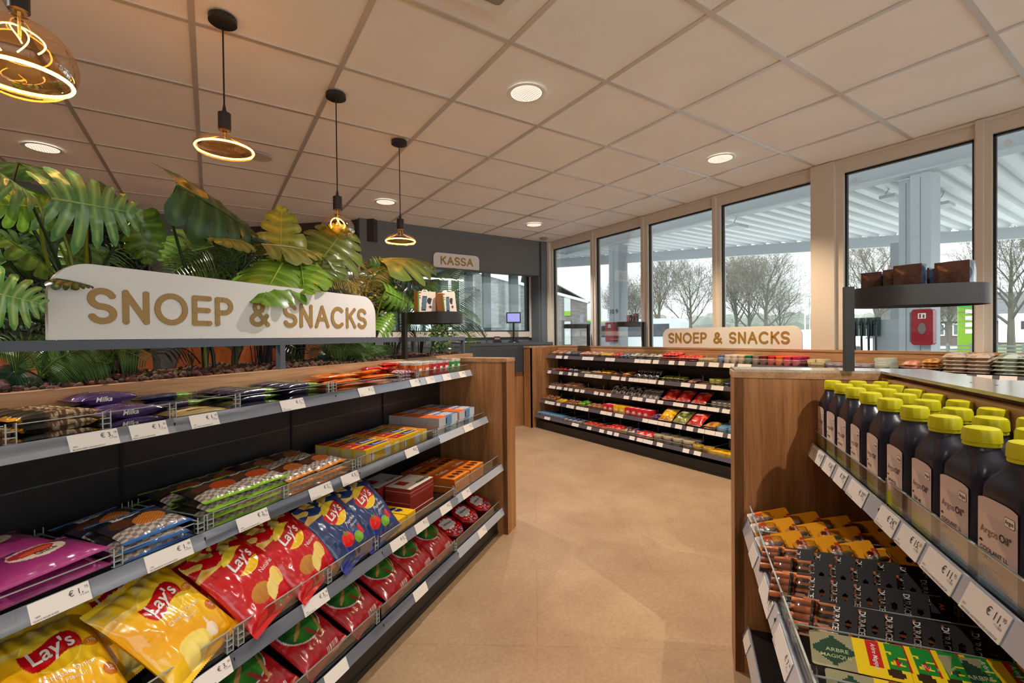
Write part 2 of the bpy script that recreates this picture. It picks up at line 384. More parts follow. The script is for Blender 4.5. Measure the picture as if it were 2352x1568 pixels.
# fascia over the till and the wall behind it
fs = MB().box(1.40, 5.2, 2.067, 3.87, 5.36, CZ+.02).box(1.36, 5.2, 2.058, 2.27, 5.33, 2.067, 1)
struct(fs, 'trim_1', [GREYW, WHITE])
struct(MB().box(3.905, 5.19, 0, 4.0, 5.44, CZ+.01).box(3.878, 5.22, 0, 3.905, 5.40, CZ), 'trim_2', mat('grey_blue_pilaster', srgb(96,104,110), .5))
struct(MB().box(4.0, 5.17, 0, 4.07, 5.3, CZ).box(4.012, 5.155, 0, 4.03, 5.17, CZ-.01), 'trim_3', FRAME)
kw = MB()   # rear wall with the big internal window
KY = 5.45
kw.box(1.3, KY, 0, 4.0, KY+.08, 1.21).box(1.3, KY, 2.35, 4.0, KY+.08, CZ).box(3.93, KY, 1.2, 4.0, KY+.08, 2.36)
kw.box(.0, 6.4, 0, 1.3, 6.5, CZ)
struct(kw, 'wall_front', GREYW)
kf = MB().box(1.40, KY-.03, 1.21, 3.87, KY+.03, 1.295).box(1.39, KY-.031, 1.2, 1.46, KY+.031, 2.35).box(3.85, KY-.031, 1.2, 3.935, KY+.031, 2.35).box(1.4, KY-.03, 2.26, 3.86, KY+.03, 2.35)
struct(kf, 'trim_4', FRAME)
w = struct(MB().box(1.46, KY-.004, 1.295, 3.85, KY+.004, 2.26), 'window_20', glass('till_glass', (.80,.88,.88), .95, 1.5, .01, .07))
child(MB().box(1.46, KY-.034, 1.290, 3.85, KY+.012, 1.303).box(3.838, KY-.034, 1.295, 3.85, KY+.012, 2.26), 'gasket', GASK, w)
# room behind the glass
br_ = MB(); TEAL = mat('teal_grey_wall', srgb(110,124,126), .6)
br_.box(-.6, 9.1, 0, 3.4, 9.2, CZ).box(3.95, KY+.08, 0, 4.05, 7.1, 1.15).box(3.95, 8.6, 0, 4.05, 9.2, CZ).box(3.95, 7.1, 0, 4.05, 8.6, .9).box(3.4, 9.1, 0, 4.05, 9.2, .9)
struct(br_, 'wall_rear_office', TEAL)
wfr = MB()
for y in (5.62, 6.05, 6.9, 7.55, 8.1, 8.6): wfr.box(3.93, y-.035, .9, 4.07, y+.035, 2.4)
for x in (3.42, 3.75, 4.02): wfr.box(x-.035, 9.08, .9, x+.035, 9.22, 2.4)
wfr.box(3.93, 5.6, 2.36, 4.07, 8.6, CZ).box(3.4, 9.08, 2.36, 4.05, 9.22, CZ)
struct(wfr, 'window_21', mat('pale_office_frame', srgb(150,160,160), .5))
pt = MB().box(2.7, 6.0, 0, 2.78, 9.1, CZ); 
struct(MB().box(1.2, 7.6, 0, 2.3, 7.7, CZ).box(2.55, 8.4, 0, 2.62, 8.48, CZ).box(2.9, 8.2, 0, 2.96, 8.28, CZ), 'wall_partition', mat('office_partition', srgb(92,104,108), .5))
sh = MB().box(1.6, 7.55, 2.24, 3.9, 7.58, 2.27)
tag(sh.build('led_strip', mat('led_strip_light', (1,1,1), .5, emit=(1,.9,.75), es=3)), 'long white LED light strip seen through the glass behind the till', 'light strip')
# seating corner chairs
PLY = wood('orange_plywood', srgb(158,86,46), srgb(196,122,78), 'Z', .25)
def make_chair():
    r = empty('shell_chair'); tag(r, None, 'chair')
    b = MB()
    def bk(u, v):
        x = (u-.5)*.37*(1-.25*max(0, v-.6)**2*4); return (x, .2+.09*v-.05*math.cos((u-.5)*PI)+.0, .45+.06+.48*v - .05*abs(u-.5)**3*8*v)
    b.grid(12, 12, bk); b.grid(12, 12, lambda u, v: (bk(u,v)[0], bk(u,v)[1]+.012, bk(u,v)[2]), flip=True)
    b.xf(T(0,0,.2)); child(b, 'backrest', PLY, r, True)
    child(MB().grid(10, 10, lambda u, v: ((u-.5)*.44, -.22+.42*v, .46-.03*math.sin(PI*u)+.02*v)).grid(10, 10, lambda u, v: ((u-.5)*.44, -.22+.42*v, .448-.03*math.sin(PI*u)+.02*v), flip=True).xf(T(0,0,.2)), 'seat', PLY, r, True)
    for sx in (-1, 1):
        for sy in (-1, 1): child(MB().tube([(sx*.15, sy*.14, .655), (sx*.2, sy*.21, 0)], .011), 'leg', BLACK, r, True)
    return r
ch = Proto(make_chair())
for x, y, rz, lb in ((-1.47, 2.1, 0, 'orange plywood chair back behind the ferns, leftmost in the seating corner'), (-1.09, 2.1, 8, 'rounded orange plywood chair back behind the dark plant stems'),
                     (-.52, 2.1, -10, 'shiny plywood chair back catching a white reflection, behind the planter'), (-.10, 2.25, 5, 'orange plywood chair back to the left of the front rail post'), (.30, 2.1, 10, 'pinkish plywood chair back to the right of the front rail post')):
    ch.put(ML @ T(x, y, 0.06 if 0 else 0) @ RZ(math.radians(180+rz)) @ Matrix.Diagonal((1,1,1.0,1)), lb, 'plywood chairs of the seating corner')
tb = empty('cafe_table', ML @ T(-.6, 3.0, .18), 'pale wooden cafe table behind the planter in the seating corner', 'table')
child(MB().box(-.6, -.35, .7, .6, .35, .73), 'tabletop', OAKX, tb); child(MB().tube([(0,0,.7),(0,0,-.16)], .03, 12).lathe([(.25,-.18),(.25,-.165),(.03,-.16)], 24), 'pedestal', BLACK, tb)
# green living wall
gw = empty('living_wall', ML @ T(0, 0, 0), 'dark green planted moss wall panel with small pale leaves at the left', 'plant wall')
child(MB().box(-4.6, 4.02, .55, .42, 4.13, 2.4), 'backing_panel', mat('moss_backing', srgb(18,26,12), .95, bump=1, bscale=40), gw)
fb = MB(); rnd = random.Random(3)
for k in range(5200):
    x = rnd.uniform(-2.2, .44); z = rnd.uniform(.6, 2.42); L = rnd.uniform(.03, .07); a = rnd.uniform(0, 2*PI); y = 4.02-rnd.uniform(0, .07)
    patch = noise.noise((x*1.5, 0, z*1.5)); 
    dx, dz = math.cos(a)*L, math.sin(a)*L; w_ = L*.16; g = rnd.uniform(.5, 1.2)
    cc = tuple(q*g for q in (srgb(70,96,70) if patch > .08 else srgb(26,40,16)))
    oy_ = -rnd.uniform(.0, .05)
    fb.face([fb.vert(p) for p in ((x, y, z), (x+dx*.5-dz*.16, y+oy_*.5, z+dz*.5+dx*.16), (x+dx, y+oy_, z+dz), (x+dx*.5+dz*.16, y+oy_*.5, z+dz*.5-dx*.16))], 0, cc)
ob = child(fb, 'foliage', LEAF, gw); ob['kind'] = 'stuff'
bn = MB().box(-4.6, 3.5, 0, .5, 4.02, .5)
tag(bn.xf(ML).build('wall_bench', OAKX), 'low wooden bench base under the moss wall', 'bench')
wb = tag(MB().box(.62, 4.11, 1.74, 1.05, 4.13, 1.93).xf(ML).build('wall_sign', SIGNW), 'plain white board on the grey wall behind the palm leaves', 'sign')
# ================================================================ CEILING FIXTURES
def spot(name, M, power, col, size=100, rad=.05, blend=.7):
    l = bpy.data.lights.new(name, 'SPOT'); l.energy = power; l.color = col; l.spot_size = math.radians(size); l.spot_blend = blend; l.shadow_soft_size = rad
    o = bpy.data.objects.new(name, l); COL.objects.link(o); o.matrix_world = M; return o
def honey():
    m, nt, b = nodes('downlight_reflector')
    tc = nt.nodes.new('ShaderNodeTexCoord'); vo = nt.nodes.new('ShaderNodeTexVoronoi'); vo.inputs['Scale'].default_value = 75; vo.feature = 'DISTANCE_TO_EDGE'; vo.inputs['Randomness'].default_value = 0
    nt.links.new(tc.outputs['Object'], vo.inputs['Vector'])
    r = nt.nodes.new('ShaderNodeValToRGB'); r.color_ramp.elements[0].position = .05; r.color_ramp.elements[1].position = .35
    r.color_ramp.elements[0].color = (.30,.2,.13,1); r.color_ramp.elements[1].color = (1,.86,.7,1)
    nt.links.new(vo.outputs[0], r.inputs[0]); nt.links.new(r.outputs[0], b.inputs['Emission Color']); b.inputs['Emission Strength'].default_value = 1.7
    b.inputs['Base Color'].default_value = (.2,.2,.2,1)
    return m
HON = honey()
LAMPM = mat('lamp_glow', (1,1,1), .5, emit=(1,.86,.68), es=2.5)
dl = empty('downlight'); tag(dl, None, 'ceiling light')
child(MB().lathe([(.085,0),(.104,-.001),(.107,-.004),(.100,-.007),(.084,-.004),(.083,.0)], 40, cap=False), 'trim_ring', WHITE, dl, True)
child(MB().lathe([(.080,-.0035),(.06,.0),(.035,.003),(.001,.004)], 40, cap=False), 'reflector', HON, dl, True)
child(MB().lathe([(.0835,-.0015),(.080,-.0025),(.0795,.004)], 40, cap=False), 'glow_rim', LAMPM, dl, True)
dlp = Proto(dl)
def ceilhole(): pass
for x, y, lb in ((1.46, 2.06, 'large round white downlight glowing in the middle of the ceiling'), (3.24, 2.05, 'round downlight in the ceiling near the big windows'),
                 (-.94, 4.4, 'round downlight in the ceiling above the big leaves at far left'), (1.45, 4.44, 'small round downlight between the two farther pendant lamps'),
                 (3.24, 4.44, 'small round downlight in the ceiling near the till fascia'),
                 (1.45, -.35, 'added unseen round downlight behind the viewpoint, aisle side'), (3.24, -.35, 'added unseen round downlight behind the viewpoint, window side'), (-.94, 2.06, 'added unseen round downlight behind the viewpoint, seating side'), (-.94, -.35, 'added unseen round downlight behind the viewpoint, far corner')):  # these last four lamps are unseen, added as a source of fill light
    dlp.put(T(x, y, CZ-.003), lb, 'round ceiling downlights')
    k_ = (x, y) == (3.24, 2.05)
    spot('downlight_lamp', T(x, y, CZ-.016), SPOTW*(1.2 if k_ else 1), (1, .78, .52) if k_ else WARM, 118, .012, .6)
sp_ = empty('ceiling_speaker', T(.30, 3.81, CZ-.003), 'flat white round speaker grille in the ceiling beside the second pendant', 'speaker')
child(MB().lathe([(.10,0),(.099,-.004),(.088,-.006),(.0875,-.003),(.001,-.003)], 36), 'grille', mat('speaker_white', srgb(196,188,182), .6), sp_, True)
sm = empty('smoke_detector', T(3.81, 5.0, CZ-.003), 'small grey round smoke detector on the ceiling corner by the windows', 'smoke detector')
child(MB().lathe([(.055,0),(.052,-.014),(.03,-.022),(.001,-.022)], 24), 'cover', mat('detector_grey', srgb(160,156,152), .5), sm, True)
ac = empty('air_conditioner', T(.725, 1.30, CZ-.003), 'white square ceiling air conditioner cassette cut by the top edge', 'air conditioner')
def rrect(w, h, r, n=6):
    P = []
    for cx, cy, a in ((w/2-r, h/2-r, 0), (-w/2+r, h/2-r, 90), (-w/2+r, -h/2+r, 180), (w/2-r, -h/2+r, 270)):
        P += [(cx+r*math.cos(math.radians(a+90*i/n)), cy+r*math.sin(math.radians(a+90*i/n))) for i in range(n+1)]
    return P
child(MB().prismz(rrect(.58, .58, .03), -.03, 0), 'cover', WHITE, ac)
child(MB().prismz(rrect(.48, .48, .02), -.034, -.03), 'intake_grille', mat('grille_grey', srgb(150,140,132), .5), ac)
# pendant lamps
def pendant(x, y, zs, kind, lb, power, rb):
    """zs: height of socket top"""
    r = empty('pendant_lamp', T(x, y, CZ), lb, 'pendant lamp', 'amber pendant lamps')
    child(MB().lathe([(.052,-.003),(.052,-.024),(.049,-.026),(.006,-.026),(.005,-.04),(.001,-.04)], 32), 'ceiling_rose', BLACK, r, True)
    dz = zs-CZ
    child(MB().tube([(0,0,-.03),(0,0,dz+.01)], .0032, 8), 'cord', BLKPL, r, True)
    child(MB().lathe([(.004,dz+.03),(.007,dz+.012),(.009,dz),(.0235,dz-.004),(.0235,dz-.074),(.018,dz-.076),(.001,dz-.076)], 24), 'socket', BLACK, r, True)
    zb = dz-.07
    if kind == 'disc':
        prof = [(.018,zb+.005),(.018,zb-.018),(.022,zb-.03),(.06*rb/.11,zb-.042),(.095*rb/.11,zb-.056),(rb,zb-.074),(rb*1.0,zb-.082),(rb*.93,zb-.094),(rb*.6,zb-.103),(.001,zb-.106)]
        rz, rr, cz = zb-.083, rb*.93, zb-.083
        rings = [(rr*1.02, rz, .0036)]
    else:
        R = rb; cz = zb-.03-R*.92
        prof = [(.018,zb+.005),(.018,zb-.02)]+[(R*math.sin(a), cz+R*math.cos(a)*(.92 if math.cos(a) > 0 else .8)) for a in [math.radians(q) for q in (16,25,35,45,55,65,75,85,95,105,115,125,135,150,165,179.5)]]
        rings = [(R*.88, cz-R*.36, .005)] if rb > .1 else []
    g = child(MB().lathe(prof, 40), 'glass_bulb', AMBER, r, True)
    f = MB()
    for rr, rz, th in rings:
        f.tube([(rr*math.cos(2*PI*k/40), rr*math.sin(2*PI*k/40), rz) for k in range(41)], th, 6, cap=False)
    if kind == 'disc':
        f2 = MB().tube([(0,0,zb-.01),(0,0,zb-.05)], .0018, 6); child(f2, 'stem_glass', ACRE, r, True)
    else:
        R = rb; c0 = zb-.06
        f.tube([(R*.42*math.cos(a), R*.12*math.sin(a*2), c0-R*.25-R*.36*math.sin(a)*-1) for a in [PI*(-.22)+k*PI*1.44/24 for k in range(25)]], .0022, 6)
        f.tube([(R*.10*math.sin(a*2), R*.3*math.cos(a), c0-R*.2+R*.3*math.sin(a)) for a in [PI*(-.2)+k*PI*1.4/24 for k in range(25)]], .0018, 6)
        child(MB().tube([(0,0,zb-.0),(0,0,c0-.02)], .004, 8), 'stem_glass', ACRE, r, True)
    child(f, 'led_ring', RINGE, r, True)
    return r
PW = 7
pendant(-.44, 1.86, 2.23, 'globe', 'largest amber globe pendant bulb at the top left edge', PW*1.3, .125)
pendant(.062, 2.245, 2.157, 'disc', 'amber disc pendant bulb with glowing ring, second from left', PW, .11)
pendant(.590, 2.622, 1.994, 'globe', 'clear amber globe pendant bulb half hidden by a split leaf', PW*.8, .088)
pendant(1.087, 3.025, 2.024, 'disc', 'small far amber disc pendant bulb left of the till sign', PW, .103)
# ================================================================ DISPLAY UNITS
def tagmesh(mb, x0, x1, y, zc, h, price=None, desc=None, m=0, tilt=0):
    """paper slip in the rail, facing -y"""
    mb.box(x0, y-.0035, zc-h/2, x1, y-.002, zc+h/2, 0)
    f = lambda a, b: (a, y-.0042, b)
    if price:
        w, d = (price.split(',')+[''])[:2]
        add_text(mb, '€ '+w+',', h*.42, f, 1, ox=x1-.027*h/.04, oy=zc+h*.17)
        add_text(mb, d, h*.2, f, 1, ox=x1-.0065*h/.04, oy=zc+h*.27)
        add_text(mb, '17-3-2023', h*.11, f, 1, ox=x1-.013*h/.04, oy=zc-h*.06)
    if desc:
        add_text(mb, desc[1], h*.125, f, 1, ox=x0+.002+len(desc[1])*h*.038, oy=zc-h*.40)
        add_text(mb, desc[0], h*.12, f, 1, ox=x0+.002+.008, oy=zc-h*.24)
def unit(root, xa, xb, mods, levels, zt=1.085, back=.465, kick=.03, backmat=BACKP, foot=.10, railmat=None):
    """levels: (z, yfront, rail height, tags, lips); z is the height of the rail's upper edge"""
    bp = MB().box(xa, back, .1, xb, back+.02, 1.0)
    for x in mods: bp.box(x-.004, back-.006, .1, x+.004, back+.001, 1.0, 1)
    for z in (.3, .58, .86): bp.box(xa, back-.001, z, xb, back+.001, z+.0035, 2)
    child(bp, 'back_panel', [backmat, BLKPL, mat('panel_seam', srgb(74,76,80), .3)], root)
    child(MB().box(xa, kick+.035, .0, xb, back, .02).box(xa, kick+.04, .02, xb, kick+.055, foot), 'plinth', mat('plinth_black', srgb(34,32,32), .4), root)
    child(MB().box(xa, back-.012, .985, xb, back+.025, zt-.014), 'rear_lip_board', OAKX, root)
    for z, yf, rh, tags, lips in levels:
        s = MB(); s.box(xa+.002, yf+.018, z-.032, xb-.002, back-.012 if z > .9 else back, z-.012)
        for x in mods: s.box(x-.0015, yf+.0, z-.034, x+.0015, yf+.03, z-.0115, 1)
        so = child(s, 'shelf_board', [mat('shelf_black', srgb(28,28,31), .3), BLKPL], root)
        edges = [xa]+[x for x in mods if xa < x < xb]+[xb]
        for a, b in zip(edges, edges[1:]):
            r = MB(); pr = [(.009, 0), (.013, 0), (.017, -.004), (.012, -rh), (.004, -rh-.003), (-.006, -rh)]
            n = len(pr); A = [r.vert((a+.0015, yf+q[0]-.001, z+q[1])) for q in pr]; B = [r.vert((b-.0015, yf+q[0]-.001, z+q[1])) for q in pr]
            r.face(A[::-1]); r.face(B)
            for i in range(n): r.face((A[i], A[(i+1) % n], B[(i+1) % n], B[i]))
            ro = child(r, 'price_rail', railmat or RAIL, so)
        for tg in tags:
            t = MB(); x0, x1 = tg[0], tg[1]
            tagmesh(t, x0, x1, yf-.0005, z-rh*.5, rh*.96, tg[2] if len(tg) > 2 else None, tg[3] if len(tg) > 3 else None)
            t.v = [(a, b+.009+(c-z)*.015/rh, c) for a, b, c in t.v]; child(t, 'price_tag', [PAPER, INK], so)
        for lp in lips:                                # acrylic front lips
            a, b, h = lp
            g = MB().box(a, yf+.016, z-.011, b, yf+.019, z-.011+h)
            g.box(a, yf+.0155, z-.011+h-.0015, b, yf+.0195, z-.011+h, 1)
            child(g, 'front_lip', [ACR, ACRE], so)
def divider(root, x, y0, y1, z, h, post=True):
    g = MB().box(x-.0015, y0, z, x+.0015, y1, z+h).box(x-.0018, y0, z+h-.002, x+.0018, y1, z+h, 1)
    if post:
        for y in (y0, y1):
            g.box(x-.008, y-.006, z, x+.008, y+.004, z+h+.012)
            for k in range(3): g.box(x-.0085, y-.0065, z+h*(.25+.3*k), x+.0085, y+.0045, z+h*(.25+.3*k)+.002, 1)
            for sx in (-1, 1): g.box(x+sx*.008-.001, y-.0065, z, x+sx*.008+.001, y-.0045, z+h+.012, 1)
    child(g, 'shelf_divider', [ACR, ACRE], root)
def endpanel(root, x0, x1, y0, y1, zt, inner):
    """boxed end: slab with a raised rim, inner face towards the shelf"""
    p = MB().box(x0, y0, 0, x1, y1, zt-.022)
    p.box(min(x0,x1)+.0, y0-.001, 0, max(x0,x1), y0+.03, zt-.02)
    child(p, 'end_panel', OAK, root)
    child(MB().box(x0-.002, y0-.004, zt-.022, x1+.002, y1, zt), 'end_cap', OAKX, root)
# ---- left unit (snacks)
UL = empty('display_shelf', ML, 'left snack display unit with oak end panel, black back and four shelves', 'shelving unit')
modsL = [-.5995-.6*k for k in range(4)]
tTop = [(-2.025,-1.93,'3,10',('3954','BE-KIND REEP CARAMELEZOUT')),(-1.905,-1.82,'1,25',('3298','MILKA CHOCO BROWNIE')),(-1.76,-1.68,'1,40',('4391','LU CHOCO PRINCE BISCUIT')),(-1.46,-1.36,'1,15',('2201','KNOPPERS REEP')),(-1.07,-.97,'1,75',('1181','BIFI ROLL')),(-.69,-.61,'1,50'),(-.545,-.46,'2,25'),(-.37,-.28,'2,25'),(-.17,-.09,'2,25')]
tSec = [(-2.14,-2.045,'1,75',('1820','GLACE ROZE KOEK')),(-1.94,-1.835,'1,85',('1403','DE LEKKERSTE STROOPWAFELS')),(-1.71,-1.61,'2,25',('1408','DE LEKKERSTE STROOPWAFELS')),(-1.45,-1.35,'2,25',('1411','DE LEKKERSTE KOEK')),(-1.30,-1.21,'3,75',('1417','DE LEKKERSTE')),(-.9,-.8,'2,75'),(-.33,-.22,'2,10')]
tThi = [(-1.90,-1.81,'3,50',('0831','LAYS CHEESE ONION')),(-1.58,-1.48,'3,50',('0832','LAYS NATUREL 175')),(-1.15,-1.05,'3,10'),(-.98,-.88,'1,75'),(-.77,-.67,'2,95'),(-.55,-.46,'1,75')]
tBot = [(-.37,-.27,'1,95'),(-1.5,-1.4),(-1.0,-.9)]
lvL = [(1.012,.236,.036,tTop,[(-2.4,-2.12,.05),(-2.10,-1.95,.05),(-1.94,-1.80,.05),(-1.79,-1.61,.05),(-1.60,-1.22,.045),(-1.18,-.76,.04),(-.74,-.61,.045),(-.59,-.03,.045)]),
       (.723,.128,.036,tSec,[(-2.3,-1.99,.04),(-1.975,-1.815,.04),(-1.79,-1.21,.05),(-1.19,-.63,.05),(-.62,-.03,.04)]),
       (.434,.030,.036,tThi,[(-2.3,-1.80,.065),(-1.79,-1.46,.065),(-1.45,-1.22,.065),(-1.19,-.6,.05),(-.59,-.03,.07)]),
       (.163,.028,.038,tBot,[(-2.3,-1.21,.06),(-1.19,-.6,.06),(-.59,-.03,.06)])]
unit(UL, -2.9, 0, modsL, lvL)
endpanel(UL, 0, .14, 0, .49, 1.085, -1)
for x in (-2.11,-1.945,-1.795,-1.605,-1.19,-1.215,-.75,-.6): divider(UL, x, .255, .45, 1.0, .042)
for x in (-1.985,-1.80,-1.775,-1.53,-1.215,-1.185,-.62,-.60): divider(UL, x, .148, .455, .711, .04)
for x in (-1.80,-1.77,-1.455,-1.215,-.60): divider(UL, x, .05, .455, .422, .05)
for x in (-1.215,-.60): divider(UL, x, .048, .455, .151, .05)
# ---- right unit (oil, lamps and batteries)
UR = empty('display_shelf', MR, 'right display unit with oak end panel holding oil bottles and batteries', 'shelving unit')
modsR = [.605+.6*k for k in range(2)]
rTop = [(.03,.085,'12,95'),(.09,.165,'13,95'),(.19,.275,'26,95'),(.305,.385,'29,95'),(.415,.53,'27,95',('1129','ARGOSOIL SYNTHESE')),(.61,.70,'24,95',('1134','ARGOSOIL 5W-40')),(.715,.805,'15,50',('1136','ARGOSOIL')),(.82,.92,'11,95',('2010','ARGOSOIL ANTIVRIES KOELVLOEISTOF')),(.945,1.04,'11,95',('2011','ARGOSOIL ANTIVRIES KOELVLOEISTOF'))]
rLow = [(.42,.56,'9,95'),(.64,.78,'7,50',('5112','BATTERIJ AA')),(.2,.3)]
rBas = [(.03,.11)]
lvR = [(.845,.232,.040,rTop,[(.01,.59,.055),(.615,1.4,.062)]), (.56,.03,.042,rLow,[(.01,.595,.06),(.612,1.3,.06)]), (.175,.03,.04,rBas,[])]
unit(UR, 0, 1.9, modsR, lvR, back=.445, kick=.06)
endpanel(UR, -.14, 0, 0, .59, 1.085, 1)
for x in (.585,.618): divider(UR, x, .262, .43, .833, .05)
for x in (.20,.335,.47,.585,.618,.70,.86): divider(UR, x, .055, .43, .548, .05)
# counter top of the right unit, with its offset rear part
ct = MB().prismz([(0,.435),(1.9,.435),(1.9,1.15),(.27,1.15),(.27,.60),(-.142,.60),(-.142,.0),(-.002,.0),(-.002,.40)][::1], 1.085, 1.093, 0)
ctm = wood('pale_oak_top', srgb(176,164,148), srgb(200,190,176), 'X', .16); ctm.node_tree.nodes['Principled BSDF'].inputs['Coat Weight'].default_value = .6; ctm.node_tree.nodes['Principled BSDF'].inputs['Coat Roughness'].default_value = .12
child(ct, 'countertop', ctm, UR)
child(MB().box(.27, 1.0, 0, 1.9, 1.14, 1.085).box(0, .47, 0, 1.9, .59, 1.085).box(.275, .59, .1, 1.9, 1.0, 1.08), 'rear_carcass', OAK, UR)
hl = MB()
for q in ((.42,.52),(.55,.53),(.36,.50),(.68,.57)): hl.lathe([(.003,0),(.003,.0006),(.001,.0007)], 8, o=(q[0], q[1], 1.093))
child(hl, 'screw_hole', BLKPL, UR)
ps = MB()
for k in range(26): ps.lathe([(.003,0),(.003,.0006)], 8, o=(.05+.025*k, .085, .1632))
child(ps, 'peg_hole', BLKPL, UR)
# ---- far rack under the windows (sweets)
UC = empty('display_shelf', MC, 'long far sweets rack with five shelves under the windows', 'shelving unit')
modsC = [1.0*k+.95 for k in range(4)]
rnd = random.Random(11)
def ctags(x0, x1, p=.72):
    out = []; x = x0+.02
    while x < x1-.08:
        w = rnd.choice((.065,.07,.07,.075,.12)) if rnd.random() < .9 else .1
        if rnd.random() < p: out.append((x, x+w))
        x += w+rnd.choice((.004,.03,.045,.05))
    return out
XE = 4.75
lvC = [(.962,.271,.040,ctags(.02,2.9)+ctags(3.9,4.5,.5),[]),(.756,.262,.040,ctags(.02,2.8,.8),[]),(.555,.258,.036,ctags(.05,2.8,.75),[]),(.366,.15,.038,ctags(.1,2.8,.75),[]),(.180,.06,.036,ctags(.2,2.8,.6),[])]
unit(UC, 0, XE, modsC, lvC, back=.475, kick=.05, railmat=RAILD)
endpanel(UC, -.15, 0, 0, .505, 1.085, -1)
child(MB().box(0, .458, 1.072, XE, .512, 1.088), 'top_rail', OAKX, UC)
for lvl, (z, yf) in enumerate(((.962,.271),(.756,.262),(.555,.258),(.366,.15),(.18,.06))):
    n = 18 if lvl == 0 else 10
    g = MB()
    for k in range(n):
        x = .1+k*(4.4 if lvl == 0 else 2.7)/n
        g.box(x-.001, yf+.02, z-.011, x+.001, .45, z+.035).box(x-.0015, yf+.02, z+.033, x+.0015, .45, z+.036, 1).box(x-.004, .44, z-.01, x+.004, .447, z+.06, 1)
    g.box(.02, yf+.018, z-.011, XE if lvl == 0 else 2.85, yf+.020, z+.028).box(.02, yf+.0175, z+.027, XE if lvl == 0 else 2.85, yf+.0205, z+.0285, 1)
    child(g, 'acrylic_tray', [ACR, ACRE], UC)
# ---- lettered signs
def signboard(name, M, w, h, rc, txt, tx, tz, tw, th_, lb, thick=.014, m=SIGNW):
    r = empty(name, M, lb, 'sign')
    P = [(0,0),(w,0)]+[(w-rc+rc*math.sin(a), h-rc+rc*math.cos(a)) for a in [math.radians(90-q) for q in range(0,91,9)]]+[(rc-rc*math.sin(a), h-rc+rc*math.cos(a)) for a in [math.radians(q) for q in range(0,91,9)]]
    child(MB().prism(P, 0, thick), 'board', m, r)
    sign_text(r, txt, tx, tz, tw, th_)
    return r
signboard('lettered_sign', ML @ T(-1.936, .50, 1.2235), 1.332, .208, .095, 'SNOEP & SNACKS', .085, .043, 1.17, .102, 'large white SNOEP & SNACKS sign on the grey rail in front of the plants')
signboard('lettered_sign', MC @ T(1.775, .462, 1.089), 1.37, .195, .08, 'SNOEP & SNACKS', .075, .042, 1.2, .108, 'far SNOEP & SNACKS sign on the sweets rack below the windows')
signboard('lettered_sign', T(2.27, 5.178, 2.072) , .63, .178, .055, 'KASSA', .09, .035, .45, .105, 'small white KASSA sign mounted on the grey fascia')
# ---- planter with rail on the left unit
PLN = empty('planter', ML, 'long wooden planter trough with brown clay pebbles behind the left unit', 'planter')
child(MB().box(-3.0, .49, 0, .50, .52, 1.095).box(-3.0, .94, 0, .50, .97, 1.10).box(.47, .52, 0, .50, .94, 1.095).box(-3.0, .465, 1.071, .50, .522, 1.096), 'trough', OAKX, PLN)
child(MB().box(-3.0, .52, .3, .47, .94, 1.072), 'soil', mat('dark_soil', srgb(30,22,18), .9), PLN)
pb = MB(); rnd = random.Random(5)
ico = [(0,0,1)]+[(math.cos(a)*.9, math.sin(a)*.9, .45) for a in [k*2*PI/5 for k in range(5)]]+[(math.cos(a)*.9, math.sin(a)*.9, -.45) for a in [(k+.5)*2*PI/5 for k in range(5)]]+[(0,0,-1)]
icf = [(0,1+k,1+(k+1)%5) for k in range(5)]+[(1+k,6+k,1+(k+1)%5) for k in range(5)]+[(1+(k+1)%5,6+k,6+(k+1)%5) for k in range(5)]+[(11,6+(k+1)%5,6+k) for k in range(5)]
for k in range(5200):
    x = rnd.uniform(-2.5, .46); y = .527+.4*rnd.random()**1.4; r = rnd.uniform(.006, .0125); z = 1.082+rnd.uniform(0,.024)+.014*noise.noise((x*6, y*6, 0))
    cc = tuple(q*rnd.uniform(.5,1.3) for q in srgb(96,66,52)); R = Matrix.Rotation(rnd.uniform(0,6), 3, Vector((rnd.random(), rnd.random(), rnd.random()+.1)).normalized())
    ii = [pb.vert(Vector((x,y,z))+R @ Vector((p[0]*r*rnd.uniform(.8,1.2), p[1]*r, p[2]*r*.8))) for p in ico]
    for f in icf: pb.face([ii[q] for q in f], 0, cc)
po = child(pb, 'clay_pebbles', mat('clay_pebble', (1,1,1), .85, attr=True), PLN, True, 60); po['kind'] = 'stuff'
RLF = empty('plant_rail', ML, 'grey steel box rail frame standing on the planter under the white sign', 'rail')
child(MB().box(-3.0, .500, 1.195, .44, .525, 1.222), 'front_rail', STEEL, RLF)
child(MB().box(-3.0, .925, 1.195, .44, .950, 1.222).box(.415, .525, 1.195, .44, .925, 1.222), 'rear_rail', STEEL, RLF)
for x in (-2.6, -1.215, .415): child(MB().box(x, .5005, 1.096, x+.025, .5245, 1.195), 'post', STEEL, RLF)
for x in (-2.2, -.9, .415): child(MB().box(x, .9255, 1.06, x+.025, .9495, 1.195), 'post', STEEL, RLF)
def stadium(w, d, n=14):
    r = d/2; P = []
    P += [(w/2-r+r*math.cos(a), r*math.sin(a)) for a in [-PI/2+PI*k/n for k in range(n+1)]]
    P += [(-w/2+r+r*math.cos(a), r*math.sin(a)) for a in [PI/2+PI*k/n for k in range(n+1)]]
    return P
DKM = mat('dark_grey_metal', srgb(52,50,50), .45, .2)
